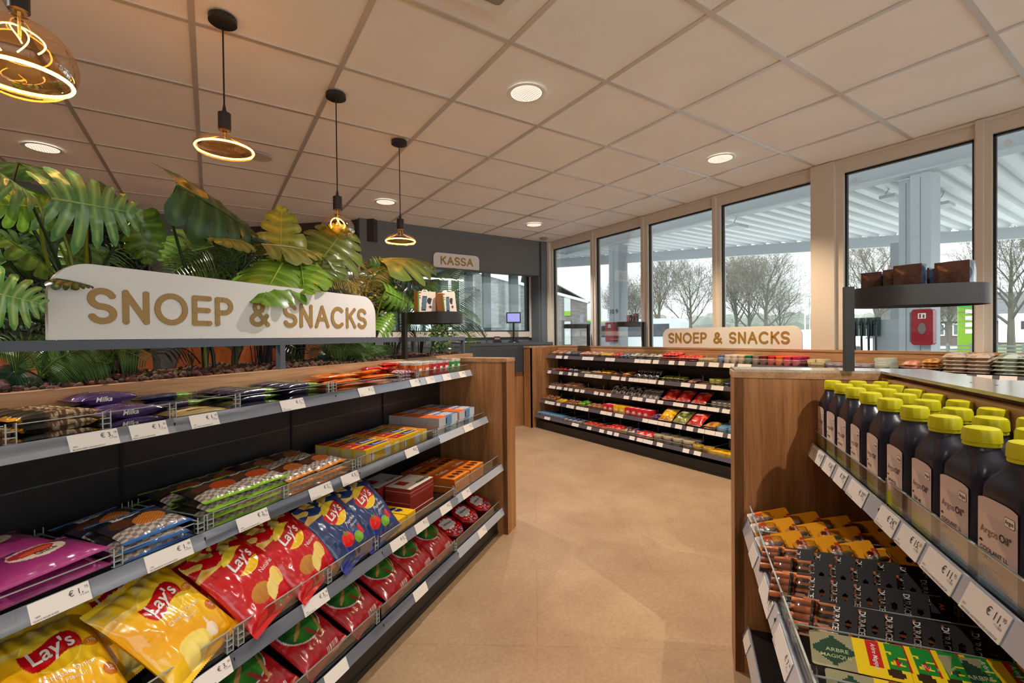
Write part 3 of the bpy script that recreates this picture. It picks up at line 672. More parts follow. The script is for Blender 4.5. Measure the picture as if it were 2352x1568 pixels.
def stand(M, w, d, zp, h, lb, ang=0, px_=0, py_=0, post=.025, pz=0):
    """platform with rounded ends on a square post; the root is at the post's foot, the tray is offset to (px_,py_)"""
    r = empty('display_stand', M, lb, 'display stand', 'dark stands with a raised oval tray')
    child(MB().box(-post/2, -post/2, 0, post/2, post/2, zp), 'post', DKM, r)
    P = stadium(w, d); t = MB()
    a = [t.vert((x, y, zp-h)) for x, y in P]; b = [t.vert((x, y, zp)) for x, y in P]; n = len(P)
    Q = [(x*(1-.012/w), y*(1-.012/d)) for x, y in P]; e = [t.vert((x, y, zp)) for x, y in Q]; f = [t.vert((x, y, zp-.008)) for x, y in Q]; g = [t.vert((x,y,zp-h)) for x, y in Q]; hh = [t.vert((x,y,zp-.012)) for x, y in Q]
    for i in range(n):
        j = (i+1) % n
        for A, B in ((a,b),(b,e),(e,f),(hh,g),(g,a)): t.face((A[i],A[j],B[j],B[i]))
    t.face(f); t.face(hh[::-1])
    t.xf(T(px_, py_, 0) @ RZ(math.radians(ang)))
    child(t, 'tray', DKM, r, True)
    return r
stand(ML @ T(-.372, .478, 1.096), .34, .24, .268, .066, 'dark tray stand beside the left sign holding phone holder boxes', -90, .125, -.125, .025)
stand(MR @ T(.0, .345, 1.093), .36, .24, .279, .065, 'dark tray stand on the right counter holding coffee packs', 90, -.115, .225, .026)
stand(MC @ T(.60, .487, 1.089), .32, .2, .275, .052, 'empty dark tray stand at the left end of the sweets rack', -90, -.06, -.17, .03)
stand(MC @ T(1.50, .487, 1.089), .32, .2, .275, .052, 'dark tray stand on the sweets rack carrying two snack bags', -90, -.06, -.17, .03)
# ================================================================ PRODUCT BUILDERS
def lerp(a, b, t): return tuple(x+(y-x)*t for x, y in zip(a, b))
C = dict(red=srgb(200,16,26), dred=srgb(130,10,22), yel=srgb(250,190,20), lyel=srgb(252,226,90), ora=srgb(240,120,20), blu=srgb(40,70,130), nav=srgb(34,36,78), lblu=srgb(90,140,200),
         gre=srgb(60,150,40), lime=srgb(150,210,50), dgre=srgb(20,80,36), pur=srgb(90,50,120), mag=srgb(160,30,100), pink=srgb(225,110,160), whi=srgb(236,230,224), cre=srgb(226,206,150),
         bro=srgb(90,52,30), dbr=srgb(46,28,22), bla=srgb(24,24,26), tan=srgb(190,130,70), gry=srgb(130,130,136), potato=srgb(235,190,70), chip=srgb(240,205,110), gol=srgb(190,140,40), teal=srgb(20,130,110), lgr=srgb(180,180,184))
def ell(x, y, cx, cy, a, b, rot=0):
    dx, dy = x-cx, y-cy; c, s = math.cos(rot), math.sin(rot); u, v = (dx*c+dy*s)/a, (-dx*s+dy*c)/b; return u*u+v*v
def bag(w, h, d, paint, nu=26, nv=34, crimp=.012, seed=0, texts=(), wr=.003, back=True, pinch=.06, zig=True, sq=.55, side=None):
    """pillow pack lying in the xy plane, front up (+z)"""
    def surf(x, y, sgn=1):
        u = min(1, abs(2*x/w)); hh = h/2-crimp; v = abs(y)/hh
        if v >= 1: base = 0; e = 0
        else:
            e = (1-v**2.6)**.62; base = d/2*e*(max(0, 1-u**(2.8 if sq > .4 else 6)))**sq
        if v < 1:
            q = noise.noise((x*22/w*.1+seed, y*14, seed*3.1)); q2 = noise.noise((x*60+seed*2, y*30, seed))
            base += (wr*q*1.6+wr*.6*q2)*min(1, (1-u)*5)*min(1, (1-v)*6+.15)
            base += wr*1.1*math.sin(x*190+seed)*max(0, v-.6)*(1-u)*2*(1 if v < 1 else 0)
        return sgn*max(base, .0004)
    def pos(x, y, sgn=1, off=0):
        hh = h/2-crimp; v = min(1, abs(y)/hh); k = 1-pinch*(1-v**3); 
        return (x*k, y*(1-.02*(1-abs(2*x/w)**2)), surf(x, y, sgn)+off*sgn)
    mb = MB()
    mb.grid(nu, nv, lambda a, b: pos((a-.5)*w, (b-.5)*h), 0, (lambda a, b: paint(2*a-1, 2*b-1)))
    if back: mb.grid(max(6, nu//2), max(6, nv//2), lambda a, b: pos((a-.5)*w, (b-.5)*h, -1), 0, (lambda a, b: paint(2*a-1, 2*b-1)), flip=True)
    if zig:
        n = int(w/.005)
        for sy in (-1, 1):
            for k in range(n):
                xa, xb = -w/2+w*k/n, -w/2+w*(k+1)/n; q = [pos(xa, sy*h/2), pos(xb, sy*h/2), pos((xa+xb)/2, sy*(h/2+.0025))]
                cc = paint((xa+xb)/w, sy*1.0)
                mb.face([mb.vert(p) for p in (q if sy > 0 else [q[0], q[2], q[1]])], 0, cc)
    for (t, size, ox, oy, col, kw) in texts:
        add_text(mb, t, size, lambda x, y: pos(x, y, 1, .0012), 0, col, ox=ox*w/2, oy=oy*h/2, maxe=.008, **kw)
    if side: add_text(mb, side[0], side[1], lambda x, y: (-w/2-.0012, -x, y), 0, side[2], bold=.02, shear=.2, ox=-h*.12)
    return mb
def lays(base, kind):
    b0 = base
    def p(u, v):
        c = b0; x, y = u*.1, v*.135
        if kind == 'yellow': c = lerp(srgb(245,170,10), srgb(252,206,40), .5+.5*math.sin(u*2+v*3)); 
        if v > .68 or (v > .5 and u < -.35):
            n = noise.noise((u*3.1, v*5, 7))
            if n > -.05: c = lerp(C['chip'], srgb(215,160,60), n*2)
        e = ell(x, y, .002, .045, .047, .046)
        if e < 1.1: c = C['lyel']
        if e < 1.0: c = lerp(srgb(240,190,20), srgb(255,220,60), max(0, min(1, .5+(y-.045)/.08)))
        if e < 1.25 and abs((y-.045)-.12*(x)-.006*math.sin(x*60)) < .023 and abs(x) < .055: c = C['red']
        if kind == 'yellow':
            if ell(x, y, -.015, -.085, .045, .025, -.3) < 1: c = lerp(C['lyel'], srgb(245,215,120), .5+.5*noise.noise((u*9, v*9, 0)))
            if ell(x, y, -.03, -.10, .03, .03, .6) < 1: c = srgb(250,225,120)
            if ell(x, y, .035, -.09, .014, .018) < 1 or ell(x, y, .035, -.068, .003, .015) < 1: c = srgb(245,225,200)
            if ell(x, y, .07, .03, .017, .011) < 1: c = srgb(210,130,20)
            if ell(x, y, .075, -.045, .014, .016) < 1: c = srgb(205,110,30)
        elif kind == 'red':
            if ell(x, y, -.022, -.062, .035, .026, .1) < 1: c = lerp(srgb(190,120,40), srgb(240,190,90), .5+v)
            for q in range(4):
                if ell(x, y, .006+.012*q, -.078+.006*q, .013, .026-.001*q, -.3) < 1: c = srgb(245,215,120)
            if ell(x, y, .052, -.055, .022, .026) < 1: c = srgb(250,215,110)
            if abs(x-.03) < .018 and abs(y+.122) < .007: c = srgb(200,190,170) if abs(x-.03) > .014 else (srgb(60,120,60) if x < .03 else srgb(190,80,40))
        elif kind == 'blue':
            if v < -.35 and noise.noise((u*4, v*4, 3)) > .25: c = srgb(30,50,150)
            if ell(x, y, -.03, -.055, .027, .025) < 1: c = lerp(srgb(225,30,20), srgb(250,80,40), max(0, noise.noise((u*6, v*6, 1))))
            if ell(x, y, -.03, -.033, .005, .009) < 1: c = C['gre']
            if ell(x, y, .02, -.075, .024, .02) < 1: c = srgb(120,180,40)
            if ell(x, y, .052, -.06, .013, .02) < 1: c = srgb(210,30,40)
        return c
    return p
def lays_texts(kind):
    W_ = C['whi']; a = [("Lay's", .046, .0, .34, W_, dict(bold=.018, shear=.12, rot=.14, sx=.95))]
    if kind == 'yellow': a += [('Cheese Onion', .0165, .12, -.10, W_, dict(rot=.0)), ('Flavour', .0135, .16, -.22, W_, {}), ('175g', .010, .7, .23, W_, {}), ('100', .009, .75, -.31, W_, {}), ('dip', .008, .75, -.36, W_, {})]
    if kind == 'red': a += [('Naturel', .019, .42, -.10, W_, dict(rot=.12))]
    if kind == 'blue': a += [('Paprika', .019, .30, -.08, W_, dict(rot=.1)), ('Flavour', .014, .38, -.21, W_, dict(rot=.1))]
    return a
def mk(mb, name, cat, mats, smooth=True, ang=60):
    o = mb.build(name, mats, None, smooth, ang); tag(o, None, cat); return Proto(o)
LAY = {}
for i, (k, b_) in enumerate((('yellow', C['yel']), ('red', C['red']), ('blue', srgb(44,62,112)))):
    LAY[k] = mk(bag(.205, .275, .075, lays(b_, k), 116, 150, .014, i*3.7+1, lays_texts(k), .0055), 'chips_bag', 'chips bag', FILM)
def lean(x, y, z, tilt, yaw, roll=0, h=.27, d=.07):
    """lower edge of the pack at (x,y,z), leaning back"""
    return T(x, y, z) @ RZ(math.radians(yaw)) @ RX(math.radians(tilt)) @ T(0, h/2, d/2) @ RZ(math.radians(roll))
Z3 = .432
for i, (k, x, y, tl, yw, rl, lb) in enumerate((('yellow',-2.075,.085,38,10,-8,'big yellow chips bag lying low at the left edge of the chips shelf'), ('yellow',-1.880,.066,44,6,14,'yellow chips bag standing left of the red bags'), ('yellow',-1.92,.20,50,6,6,'yellow chips bag half hidden behind the two front yellow bags'),
    ('red',-1.675,.066,44,4,12,'left red chips bag with creased logo'), ('red',-1.512,.070,47,2,14,'right red chips bag with clear logo beside the blue bags'), ('red',-1.72,.175,52,4,4,'red chips bag hidden behind the left red bag'),('red',-1.50,.185,56,4,4,'red chips bag hidden behind the right red bag'),
    ('blue',-1.325,.070,50,0,12,'front blue paprika chips bag'), ('blue',-1.17,.075,52,-4,10,'right blue paprika chips bag next to the small yellow boxes'), ('blue',-1.28,.18,58,0,0,'blue chips bag hidden behind the two front blue bags'),('red',-2.28,.07,44,8,5,'red chips bag cut by the left edge of the picture'))):
    LAY[k].put(ML @ lean(x, y, Z3-.008, tl, yw, rl), lb, k+' chips bags on the left unit')
# green-red stick bags on the bottom shelf
def nib(u, v):
    x, y = u*.1, v*.12
    c = lerp(srgb(150,14,24), srgb(200,30,36), .5+.5*noise.noise((u*3, v*8, 2)))
    e = ell(x, y, -.005, .03, .078, .068)
    if e < 1.12: c = srgb(220,200,200)
    if e < 1.0: c = lerp(srgb(20,70,34), srgb(70,150,50), max(0, min(1, .5+.7*noise.noise((u*2, v*2, 5)))))
    if v > .62: c = srgb(28,26,30)
    for cx, cy, r, l in ((-.03,.01,.5,.035),(.005,-.03,1.9,.034),(.04,-.02,1.2,.04)):
        if ell(x, y, cx, cy, l, .0065, r) < 1: c = srgb(190,140,80) if cx != .005 else srgb(150,50,40)
    if abs(y+.1) < .008 and .0 < x < .06: c = C['whi'] if int(x*260) % 2 else c
    return c
NB = mk(bag(.2, .25, .06, nib, 90, 110, .012, 9.1, [('Nibb-it', .036, -.05, .70, C['whi'], dict(bold=.02, rot=.1)), ('Sticks', .017, .12, .50, srgb(230,230,210), dict(bold=.01, rot=.1))], .003), 'snack_bag', 'snack bag', FILM)
for i, x in enumerate((-1.90,-1.665,-1.455,-1.245,-1.04,-.85,-.665)):
    NB.put(ML @ lean(x, .072, .155, 34, 4+2*(i % 2), 8-i, .25, .055), ['green and red stick snack bag cut off by the bottom edge, lowest left', 'green and red stick snack bag, second from the left on the bottom shelf', 'third green and red stick snack bag on the bottom shelf', 'fourth green and red stick snack bag on the bottom shelf', 'fifth green and red stick snack bag on the bottom shelf', 'sixth green and red stick snack bag on the bottom shelf', 'farthest green and red stick snack bag beside the red sweet tubs'][i], 'green and red snack bags on the bottom shelf')
# red sweet tubs
def tub():
    mb = MB(); poly = [(.085*math.cos(a), .085*math.sin(a)) for a in [PI/8+k*PI/4 for k in range(8)]]
    mb.lathe([(.072,0),(.082,.035),(.084,.038),(.088,.04),(.088,.05),(.083,.053)], 8, 0, C['dred'], a0=PI/8)
    def f(a, b):
        return (a, b, .0535)
    n = 36
    def cf(a, b):
        x, y = (a-.5)*.16, (b-.5)*.16
        ang = math.atan2(y-.012, x); r = math.hypot(x, (y-.012)*1.5); star = .052+.014*abs(math.sin(ang*4))
        c = srgb(180,10,24)
        if r < star: c = C['whi']
        if y < -.028 and abs(x) < .06 and noise.noise((x*90, y*90, 1)) > .1: c = srgb(230,220,210) if noise.noise((x*120, y*120, 4)) > 0 else srgb(70,120,170)
        return c
    mb.lathe([(.083,.053),(.079,.0534)], 8, 0, C['red'], a0=PI/8)
    mb.grid(n*2, n*2, lambda a, b: ((a-.5)*.15*min(1, 1/(max(1e-6, abs(a-.5)+abs(b-.5))*1.36) if abs(a-.5)+abs(b-.5) > .735 else 1), (b-.5)*.15*min(1, 1/(max(1e-6, abs(a-.5)+abs(b-.5))*1.36) if abs(a-.5)+abs(b-.5) > .735 else 1), .0536), 0, cf)
    add_text(mb, 'Celebrations', .021, lambda x, y: (x, y, .0542), 0, srgb(60,20,20), oy=.014, bold=.012, shear=.1, sx=.72)
    return mb
TU = mk(tub(), 'sweets_tub', 'sweets tub', FILM, True, 30)
for i, (x, lb) in enumerate(((-.485,'nearest red eight-sided sweets tub on the bottom shelf'), (-.30,'middle red eight-sided sweets tub on the bottom shelf'), (-.115,'farthest red eight-sided sweets tub next to the end panel'))):
    TU.put(ML @ T(x, .14, .168) @ RX(math.radians(24)) @ RZ(math.radians(4*i-4)) @ T(0, .03, -.0) , lb, 'red sweet tubs')
# ---- cartons
def carton(w, d, h, top, front, side, nt=24, texts=(), nf=20):
    """centre of the base at the origin; front faces -y"""
    mb = MB(); a = w/2; b = d/2
    mb.grid(nt, nt, lambda u, v: (-a+w*u, -b+d*v, h), 0, lambda u, v: top(2*u-1, 2*v-1))
    mb.grid(nf, max(4, nf//3), lambda u, v: (-a+w*u, -b, h*v), 0, lambda u, v: front(2*u-1, 2*v-1))
    mb.grid(4, 4, lambda u, v: (-a, b-d*u, h*v), 0, lambda u, v: side(2*u-1, 2*v-1))
    mb.grid(4, 4, lambda u, v: (a, -b+d*u, h*v), 0, lambda u, v: side(2*u-1, 2*v-1))
    mb.grid(2, 2, lambda u, v: (a-w*u, b, h*v), 0, lambda u, v: side(0, 0)); mb.grid(1, 1, lambda u, v: (-a+w*u, b-d*v, 0), 0, lambda u, v: side(0, 0))
    for (t, size, ox, oy, col, face, kw) in texts:
        fn = (lambda x, y: (x, y, h+.0006)) if face == 'top' else (lambda x, y: (x, -b-.0006, h/2+y))
        add_text(mb, t, size, fn, 0, col, ox=ox, oy=oy, **kw)
    return mb
def barcode(u, v, u0, u1, v0, v1):
    return u0 < u < u1 and v0 < v < v1
# yellow biscuit boxes
def ytop(u, v):
    c = srgb(245,190,30)
    if u < -.35 and v > -.5: c = srgb(200,40,40)
    if -.3 < u < .55 and v > -.3: c = srgb(50,60,120)
    if u > .5 and noise.noise((u*5, v*4, 2)) > -.1: c = srgb(215,120,50)
    if v < -.75: c = srgb(220,170,30)
    return c
def yfront(u, v):
    c = srgb(225,180,30)
    if -.82 < u < -.55 and -.5 < v < .5: c = C['whi'] if int((u+2)*90) % 2 else C['bla']
    if .1 < u < .45 and abs(v) < .8: c = srgb(214,216,224)
    if .7 < u < .95 and abs(v) < .8: c = srgb(240,225,150)
    return c
YB = mk(carton(.225, .066, .062, ytop, yfront, lambda u, v: srgb(235,190,50) if abs(u) > .6 or abs(v) > .5 else C['cre'], 50, [('Bastogne', .026, .03, .008, C['whi'], 'top', dict(bold=.02, shear=.2)), ('Lu', .02, -.085, .012, C['whi'], 'top', dict(bold=.02))], 34), 'biscuit_box', 'biscuit box', CARD, False)
n_ = 0
for col, x in enumerate((-1.015, -.785)):
    for row in range(4):
        YB.put(ML @ T(x+row*.004, .188+row*.0675, .712) @ RZ(math.radians(random.uniform(-1,1))), f'yellow biscuit box, {["left","right"][col]} column, {nth(row)} row from the front', 'yellow biscuit boxes on the second shelf')
# blue and orange cracker boxes
def btop(u, v):
    c = srgb(200,205,215)
    if u < -.1: c = srgb(235,110,50)
    elif u < .25: c = srgb(240,190,150)
    if v < -.4 and u > -.1: c = srgb(90,140,190)
    if noise.noise((u*6, v*6, 9)) > .35: c = srgb(220,80,40)
    return c
def bfront(u, v):
    c = srgb(110,150,190)
    if u < -.3: c = srgb(200,200,205)
    if -.3 < u < -.15 and abs(v) < .7: c = C['whi'] if int((u+2)*110) % 2 else C['bla']
    if u > .35: c = srgb(200,215,225)
    return c
BB = mk(carton(.2, .075, .045, btop, bfront, lambda u, v: srgb(190,180,180), 20, [], 30), 'cracker_box', 'cracker box', CARD, False)
for col, x in enumerate((-.47, -.25)):
    for row in range(4):
        for k in range(2 if row < 4 else 1):
            if col == 1 and row == 0 and k == 1: pass
            BB.put(ML @ T(x+.003*row+.012*k, .19+row*.0785, .712+.0455*k*.0 + (.0455 if k else 0)*1) @ RZ(math.radians(random.uniform(-1,1))) if k == 0 or row < 4 else ML, f'blue and orange cracker box, {["left","right"][col]} stack of the {nth(row)} row, {["bottom","top"][k]} layer', 'blue and orange cracker boxes')
# magenta cake packs
def magp(u, v):
    c = lerp(srgb(70,18,66), srgb(176,60,126), max(0, min(1, .5-.5*v)))
    e = ell(u, v, .05, .05, .55, .42, .2)
    if e < 1 : c = srgb(232,215,190)
    if ell(u, v, -.03, .12, .45, .26, .2) < 1: c = srgb(180,40,60)
    if ell(u, v, .02, .05, .34, .12, .25) < 1: c = srgb(215,90,50)
    if abs(v) > .86: c = lerp(c, srgb(200,110,170), .5)
    return c
MG = mk(bag(.19, .15, .042, magp, 80, 66, .01, 4.4, [('ENKHUIZER', .013, -.05, .32, C['whi'], dict(rot=.18, bold=.01)), ('Glacé', .019, .12, -.16, srgb(60,20,20), dict(rot=.2))], .002), 'cake_pack', 'cake pack', FILM)
for i, (x, y, z, a, lb) in enumerate(((-2.08,.235,.727,3,'front magenta glazed cake pack in the bottom layer, right stack'), (-2.085,.232,.764,6,'front magenta glazed cake pack on top of the right stack'), (-2.275,.232,.727,2,'magenta cake pack in the bottom layer at the left edge'), (-2.28,.228,.762,4,'magenta cake pack on top at the left edge'),
     (-2.10,.39,.727,3,'rear purple cake pack below the white label one'), (-2.11,.385,.766,5,'rear purple cake pack on top, darker, behind the front magenta stack'), (-2.31,.39,.727,-3,'rear purple cake pack at the far left, bottom'))):
    MG.put(ML @ T(x, y, z) @ RZ(math.radians(a)) @ RX(math.radians(3)), lb, 'magenta glazed cake packs')
# waffle bags with trim colour
def waf(trim, body, food):
    def p(u, v):
        c = lerp(body, srgb(56,36,28), .5)
        if ell(u, v, -.5, .1, .36, .3, .25) < 1: c = srgb(84,50,34)
        if v < -.3: c = srgb(190,175,160) if (int((u+1)*6)+int((v+2)*8)) % 2 else srgb(128,116,108)
        if ell(u, v, .18, -.1, .52, .36, .25) < 1: c = lerp(food, srgb(120,50,20), .5+.5*math.sin(u*60)*math.sin(v*60))
        if .42 < v < .78 and u < .35: c = srgb(26,22,24)
        if .46 < v-.1*u < .74 and -.6 < u < .3: c = srgb(200,196,186)
        if v < -.8 or v > .9: c = trim
        return c
    return p
WB = {k: mk(bag(.16, .15, .03, waf(t, b, f), 60, 60, .012, sd, [('Pakhoes', .016, -.15, .58, srgb(20,18,20), dict(bold=.01, rot=.05))], .003), 'waffle_bag', 'waffle bag', FILM) for k, t, b, f, sd in
      (('blue', srgb(70,120,190), srgb(30,40,60), srgb(240,150,60), 1.2), ('green', C['lime'], srgb(40,44,36), srgb(200,80,30), 2.6), ('orange', srgb(240,140,40), srgb(60,40,34), srgb(190,110,50), 5.1))}
def wput(k, x, y, z, a, lb, tl=4): WB[k].put(ML @ T(x, y, z) @ RZ(math.radians(a)) @ RX(math.radians(tl)), lb, k+' trimmed waffle bags on the second shelf')
for q, (x, y, z) in enumerate(((-1.895,.225,.728),(-1.89,.235,.744),(-1.885,.345,.730),(-1.89,.36,.750),(-1.88,.245,.762))):
    wput('blue', x, y, z, (4,-8,6,10,2)[q], ['lowest front blue trimmed waffle bag','second front blue trimmed waffle bag','rear blue trimmed waffle bag, lower','rear blue trimmed waffle bag, upper','topmost front blue trimmed waffle bag'][q], 8)
for cidx, x in enumerate((-1.70,-1.585)):
    for k in range(4): wput('green', x+.004*k, .225+.004*k, .724+.0215*k, 3*(-1)**k, f'bright green trimmed waffle bag, {["left","right"][cidx]} front stack, {nth(k)} from the bottom', 5)
    for k in range(3): wput('green', x+.01, .375, .724+.0215*k, -2*(-1)**k, f'green trimmed waffle bag, {["left","right"][cidx]} rear stack, {nth(k)} from the bottom', 5)
for cidx, x in enumerate((-1.445,-1.32)):
    for k in range(3): wput('orange', x+.004*k, .225+.004*k, .724+.023*k, 5*(-1)**k, f'orange trimmed waffle bag, {["left","right"][cidx]} front stack, {nth(k)} from the bottom', 5)
    for k in range(3): wput('orange', x+.015, .375, .724+.023*k, -4*(-1)**k, f'orange trimmed waffle bag, {["left","right"][cidx]} rear stack, {nth(k)} from the bottom', 5)
# third shelf, right: chocolate boxes
def mtop(u, v):
    c = srgb(226,216,204)
    if -.62 < u < -.1 and -.1 < v < .75: c = lerp(srgb(150,20,24), srgb(210,60,40), .5+.5*noise.noise((u*5, v*5, 3)))
    return c
ME = mk(carton(.20, .135, .016, mtop, lambda u, v: srgb(150,50,36), lambda u, v: srgb(150,52,40), 40, [('merci', .042, .045, -.035, srgb(50,26,22), 'top', dict(bold=.012))], 8), 'chocolate_box', 'chocolate box', CARD, False)
for st, (x, y) in enumerate(((-.765,.195),(-.80,.345))):
    for k in range(7): ME.put(ML @ T(x+random.uniform(-.003,.003), y+random.uniform(-.002,.002), .4225+.0166*k), f'flat white and red chocolate box, {["front","rear"][st]} stack, {nth(k)} from bottom', 'flat chocolate boxes')
def ttop(u, v):
    c = srgb(215,110,30)
    for cx in (-.5, .1, .6):
        if ell(u, v, cx, -.45, .2, .3) < 1: c = srgb(70,34,18)
    if abs(v-.5) < .35: c = srgb(190,84,30)
    if v < -.8: c = srgb(235,150,60)
    return c
TF = mk(carton(.17, .16, .024, ttop, lambda u, v: srgb(230,150,70) if noise.noise((u*8, v*2, 1)) > 0 else srgb(200,90,30), lambda u, v: srgb(210,110,40), 24, [('Toffifee', .034, 0, .04, C['whi'], 'top', dict(bold=.018))], 16), 'toffee_box', 'toffee box', CARD, False)
for cidx, x in enumerate((-.465,-.285)):
    for r_, y in enumerate((.15,.32)):
        for k in range(3): TF.put(ML @ T(x+.01*r_, y, .4225+.0246*k) @ RZ(math.radians(random.uniform(-1.5,1.5))), f'orange toffee box, {["left","right"][cidx]} {["front","rear"][r_]} stack, {nth(k)} from the bottom', 'orange toffee boxes')
def tuc(u, v):
    c = srgb(250,200,30)
    if ell(u, v, 0, .0, .6, .42) < 1: c = srgb(30,40,90)
    return c
TC_ = mk(carton(.062, .16, .052, tuc, lambda u, v: srgb(245,190,30), lambda u, v: srgb(240,185,30), 20, [('TUC', .016, 0, 0, C['whi'], 'top', dict(bold=.02))], 6), 'cracker_packet', 'cracker packet', CARD, False)
for k, x in enumerate((-1.085,-1.015,-.945)): TC_.put(ML @ T(x, .15, .4225), f'small yellow cracker packet, {["left","middle","right"][k]} one beside the blue chips bags', 'small yellow cracker packets')
for k, x in enumerate((-1.05,-.98)): TC_.put(ML @ T(x, .33, .4225), f'small yellow cracker packet behind the front three, {["left","right"][k]} one', 'small yellow cracker packets')
# ---- top shelf: bars
def barp(f):
    return f
def be(u, v):
    if abs(u) > .78: return srgb(215,150,20)
    if u < -.25: return srgb(26,24,24)
    return srgb(205,178,140) if noise.noise((u*13, v*3, 2)) > .08 else srgb(84,54,34)
def mi(u, v):
    if u > .35 and abs(v) < .55: return srgb(90,50,44)
    return lerp(srgb(76,52,112), srgb(140,90,140), max(0, v))
def kn(u, v):
    if u > .62: return srgb(150,200,50)
    if u > .3: return srgb(120,170,60)
    if abs(u+.2) < .3 and abs(v) < .4: return srgb(60,110,70) if noise.noise((u*12, v*5, 0)) > 0 else srgb(40,40,80)
    return srgb(36,34,74)
def cr(u, v): return srgb(60,40,70) if ell(u, v, -.2, 0, .3, .6) < 1 else srgb(228,200,130)
def bi(u, v):
    if u > .1 and noise.noise((u*5, v*3, 4)) > -.1: return srgb(220,160,70)
    return lerp(srgb(236,110,16), srgb(250,140,40), .5+.5*v)
def kk(u, v): return srgb(200,20,24) if u < .5 else srgb(226,90,40)
def ma(u, v): return srgb(190,192,198) if (u*3+v) % 1.2 < .7 else srgb(200,30,60)
def orr(u, v): return lerp(srgb(240,70,20), srgb(245,120,60), .5+.5*noise.noise((u*5, v*5, 0)))
BARS = {}
def mkbar(k, p, L, wd, d, name, cat, texts=(), wr=.0018, side=None): BARS[k] = mk(bag(wd, L, d, lambda u, v: p(-v, u), 18, 56, .012, len(k)*1.7, [(t, s, 0, 0, c, dict(rot=-PI/2, **kw)) for t, s, c, kw in texts], wr, sq=.3, side=side), name, cat, FILM)
mkbar('nut', be, .165, .033, .021, 'nut_bar', 'snack bar'); mkbar('purple', mi, .15, .046, .028, 'brownie_pack', 'snack pack', [('Milka', .016, C['whi'], dict(shear=.2, bold=.01))], side=('Milka', .017, C['whi']))
mkbar('green', kn, .165, .048, .019, 'wafer_bar', 'snack bar'); mkbar('cream', cr, .16, .05, .019, 'biscuit_pack', 'snack pack')
mkbar('orange', bi, .20, .075, .016, 'meat_snack', 'snack bag', [('BiFi', .03, srgb(20,18,18), dict(bold=.03))]); mkbar('red', kk, .13, .05, .018, 'wafer_pack', 'snack pack', [('KitKat', .018, C['whi'], dict(bold=.02))])
mkbar('silver', ma, .13, .03, .018, 'chocolate_bar', 'chocolate bar'); mkbar('coral', orr, .16, .05, .024, 'candy_pack', 'snack pack')
def layb(k, x, y, z, a=0, tl=0): return ML @ T(x, y, z) @ RZ(math.radians(90+a)) @ RY(math.radians(tl))
Z1 = 1.0
def pile(k, x, rows, layers, y0, dy, dz, desc, group, jit=2, zoff=.011):
    for r_ in range(rows):
        for l in range(layers if isinstance(layers, int) else layers[r_]):
            BARS[k].put(layb(k, x+random.uniform(-.003,.003), y0+dy*r_, Z1+zoff+dz*l, random.uniform(-jit, jit)), f'{desc}, {nth(r_)} row back, {nth(l)} from bottom', group)
pile('nut', -2.027, 5, 3, .278, .038, .0225, 'black and gold nut bar', 'black and gold nut bars')
pile('purple', -1.87, 4, (2,2,3,3), .285, .050, .0285, 'purple brownie pack', 'purple brownie packs', zoff=.013)
pile('cream', -1.70, 2, (1,1), .283, .055, .02, 'cream and purple biscuit pack', 'cream biscuit packs')
pile('green', -1.70, 2, (2,3), .385, .05, .02, 'green wafer bar behind the cream packs', 'green and navy wafer bars left', zoff=.011)
for sidx, x in enumerate((-1.52,-1.335)):
    pile('green', x, 4, (3,3,3,3), .283, .049, .0195, f'navy and green wafer bar, {["left","right"][sidx]} stack', 'navy and green wafer bars')
for q, (x, y, z, a, tl) in enumerate(((-1.09,.30,1.010,3,0),(-1.08,.30,1.026,-4,0),(-1.09,.302,1.042,6,3),(-.88,.30,1.010,0,0),(-.87,.30,1.026,4,-3),(-.865,.302,1.043,-6,3),(-1.08,.38,1.012,2,0),(-1.07,.385,1.030,-5,0),(-1.08,.39,1.048,5,0),(-.87,.38,1.012,2,0),(-.86,.385,1.03,-5,0),(-.88,.39,1.048,5,0),(-.87,.36,1.062,9,5),(-1.06,.36,1.062,-7,-5))):
    BARS['orange'].put(layb('', x, y, z, a, tl), f'orange meat snack bag, {["left","right"][x > -1]} pile, {"front" if y < .35 else "rear"}, {nth(q % 3 if q < 12 else 3)} from the bottom', 'orange meat snack bags')
for q, (x, y, z, a) in enumerate(((-.665,.285,1.010,0),(-.665,.285,1.028,3),(-.665,.285,1.046,-4),(-.67,.320,1.011,0),(-.665,.32,1.03,-2),(-.66,.32,1.048,2))):
    BARS['silver'].put(layb('', x, y, z, a), f'silver and red chocolate bar, {"front" if y < .3 else "rear"} column, {nth(q % 3)} from the bottom', 'silver chocolate bars')
for q, (x, y, z, a) in enumerate(((-.74,.385,1.012,20),(-.68,.40,1.03,-10),(-.74,.39,1.048,5),(-.69,.38,1.066,25),(-.77,.40,1.07,-15),(-.63,.40,1.05,8),(-.66,.38,1.083,-12))):
    BARS['red'].put(layb('', x, y, z, a), f'red wafer pack in the loose heap behind the silver bars, {nth(q)} laid', 'red wafer packs')
for q in range(3): BARS['coral'].put(layb('', -2.215, .30+.0*q, 1.014+.026*q, 4*q), f'coral red candy pack at the left edge of the top shelf, {nth(q)} from the bottom', 'coral candy packs')
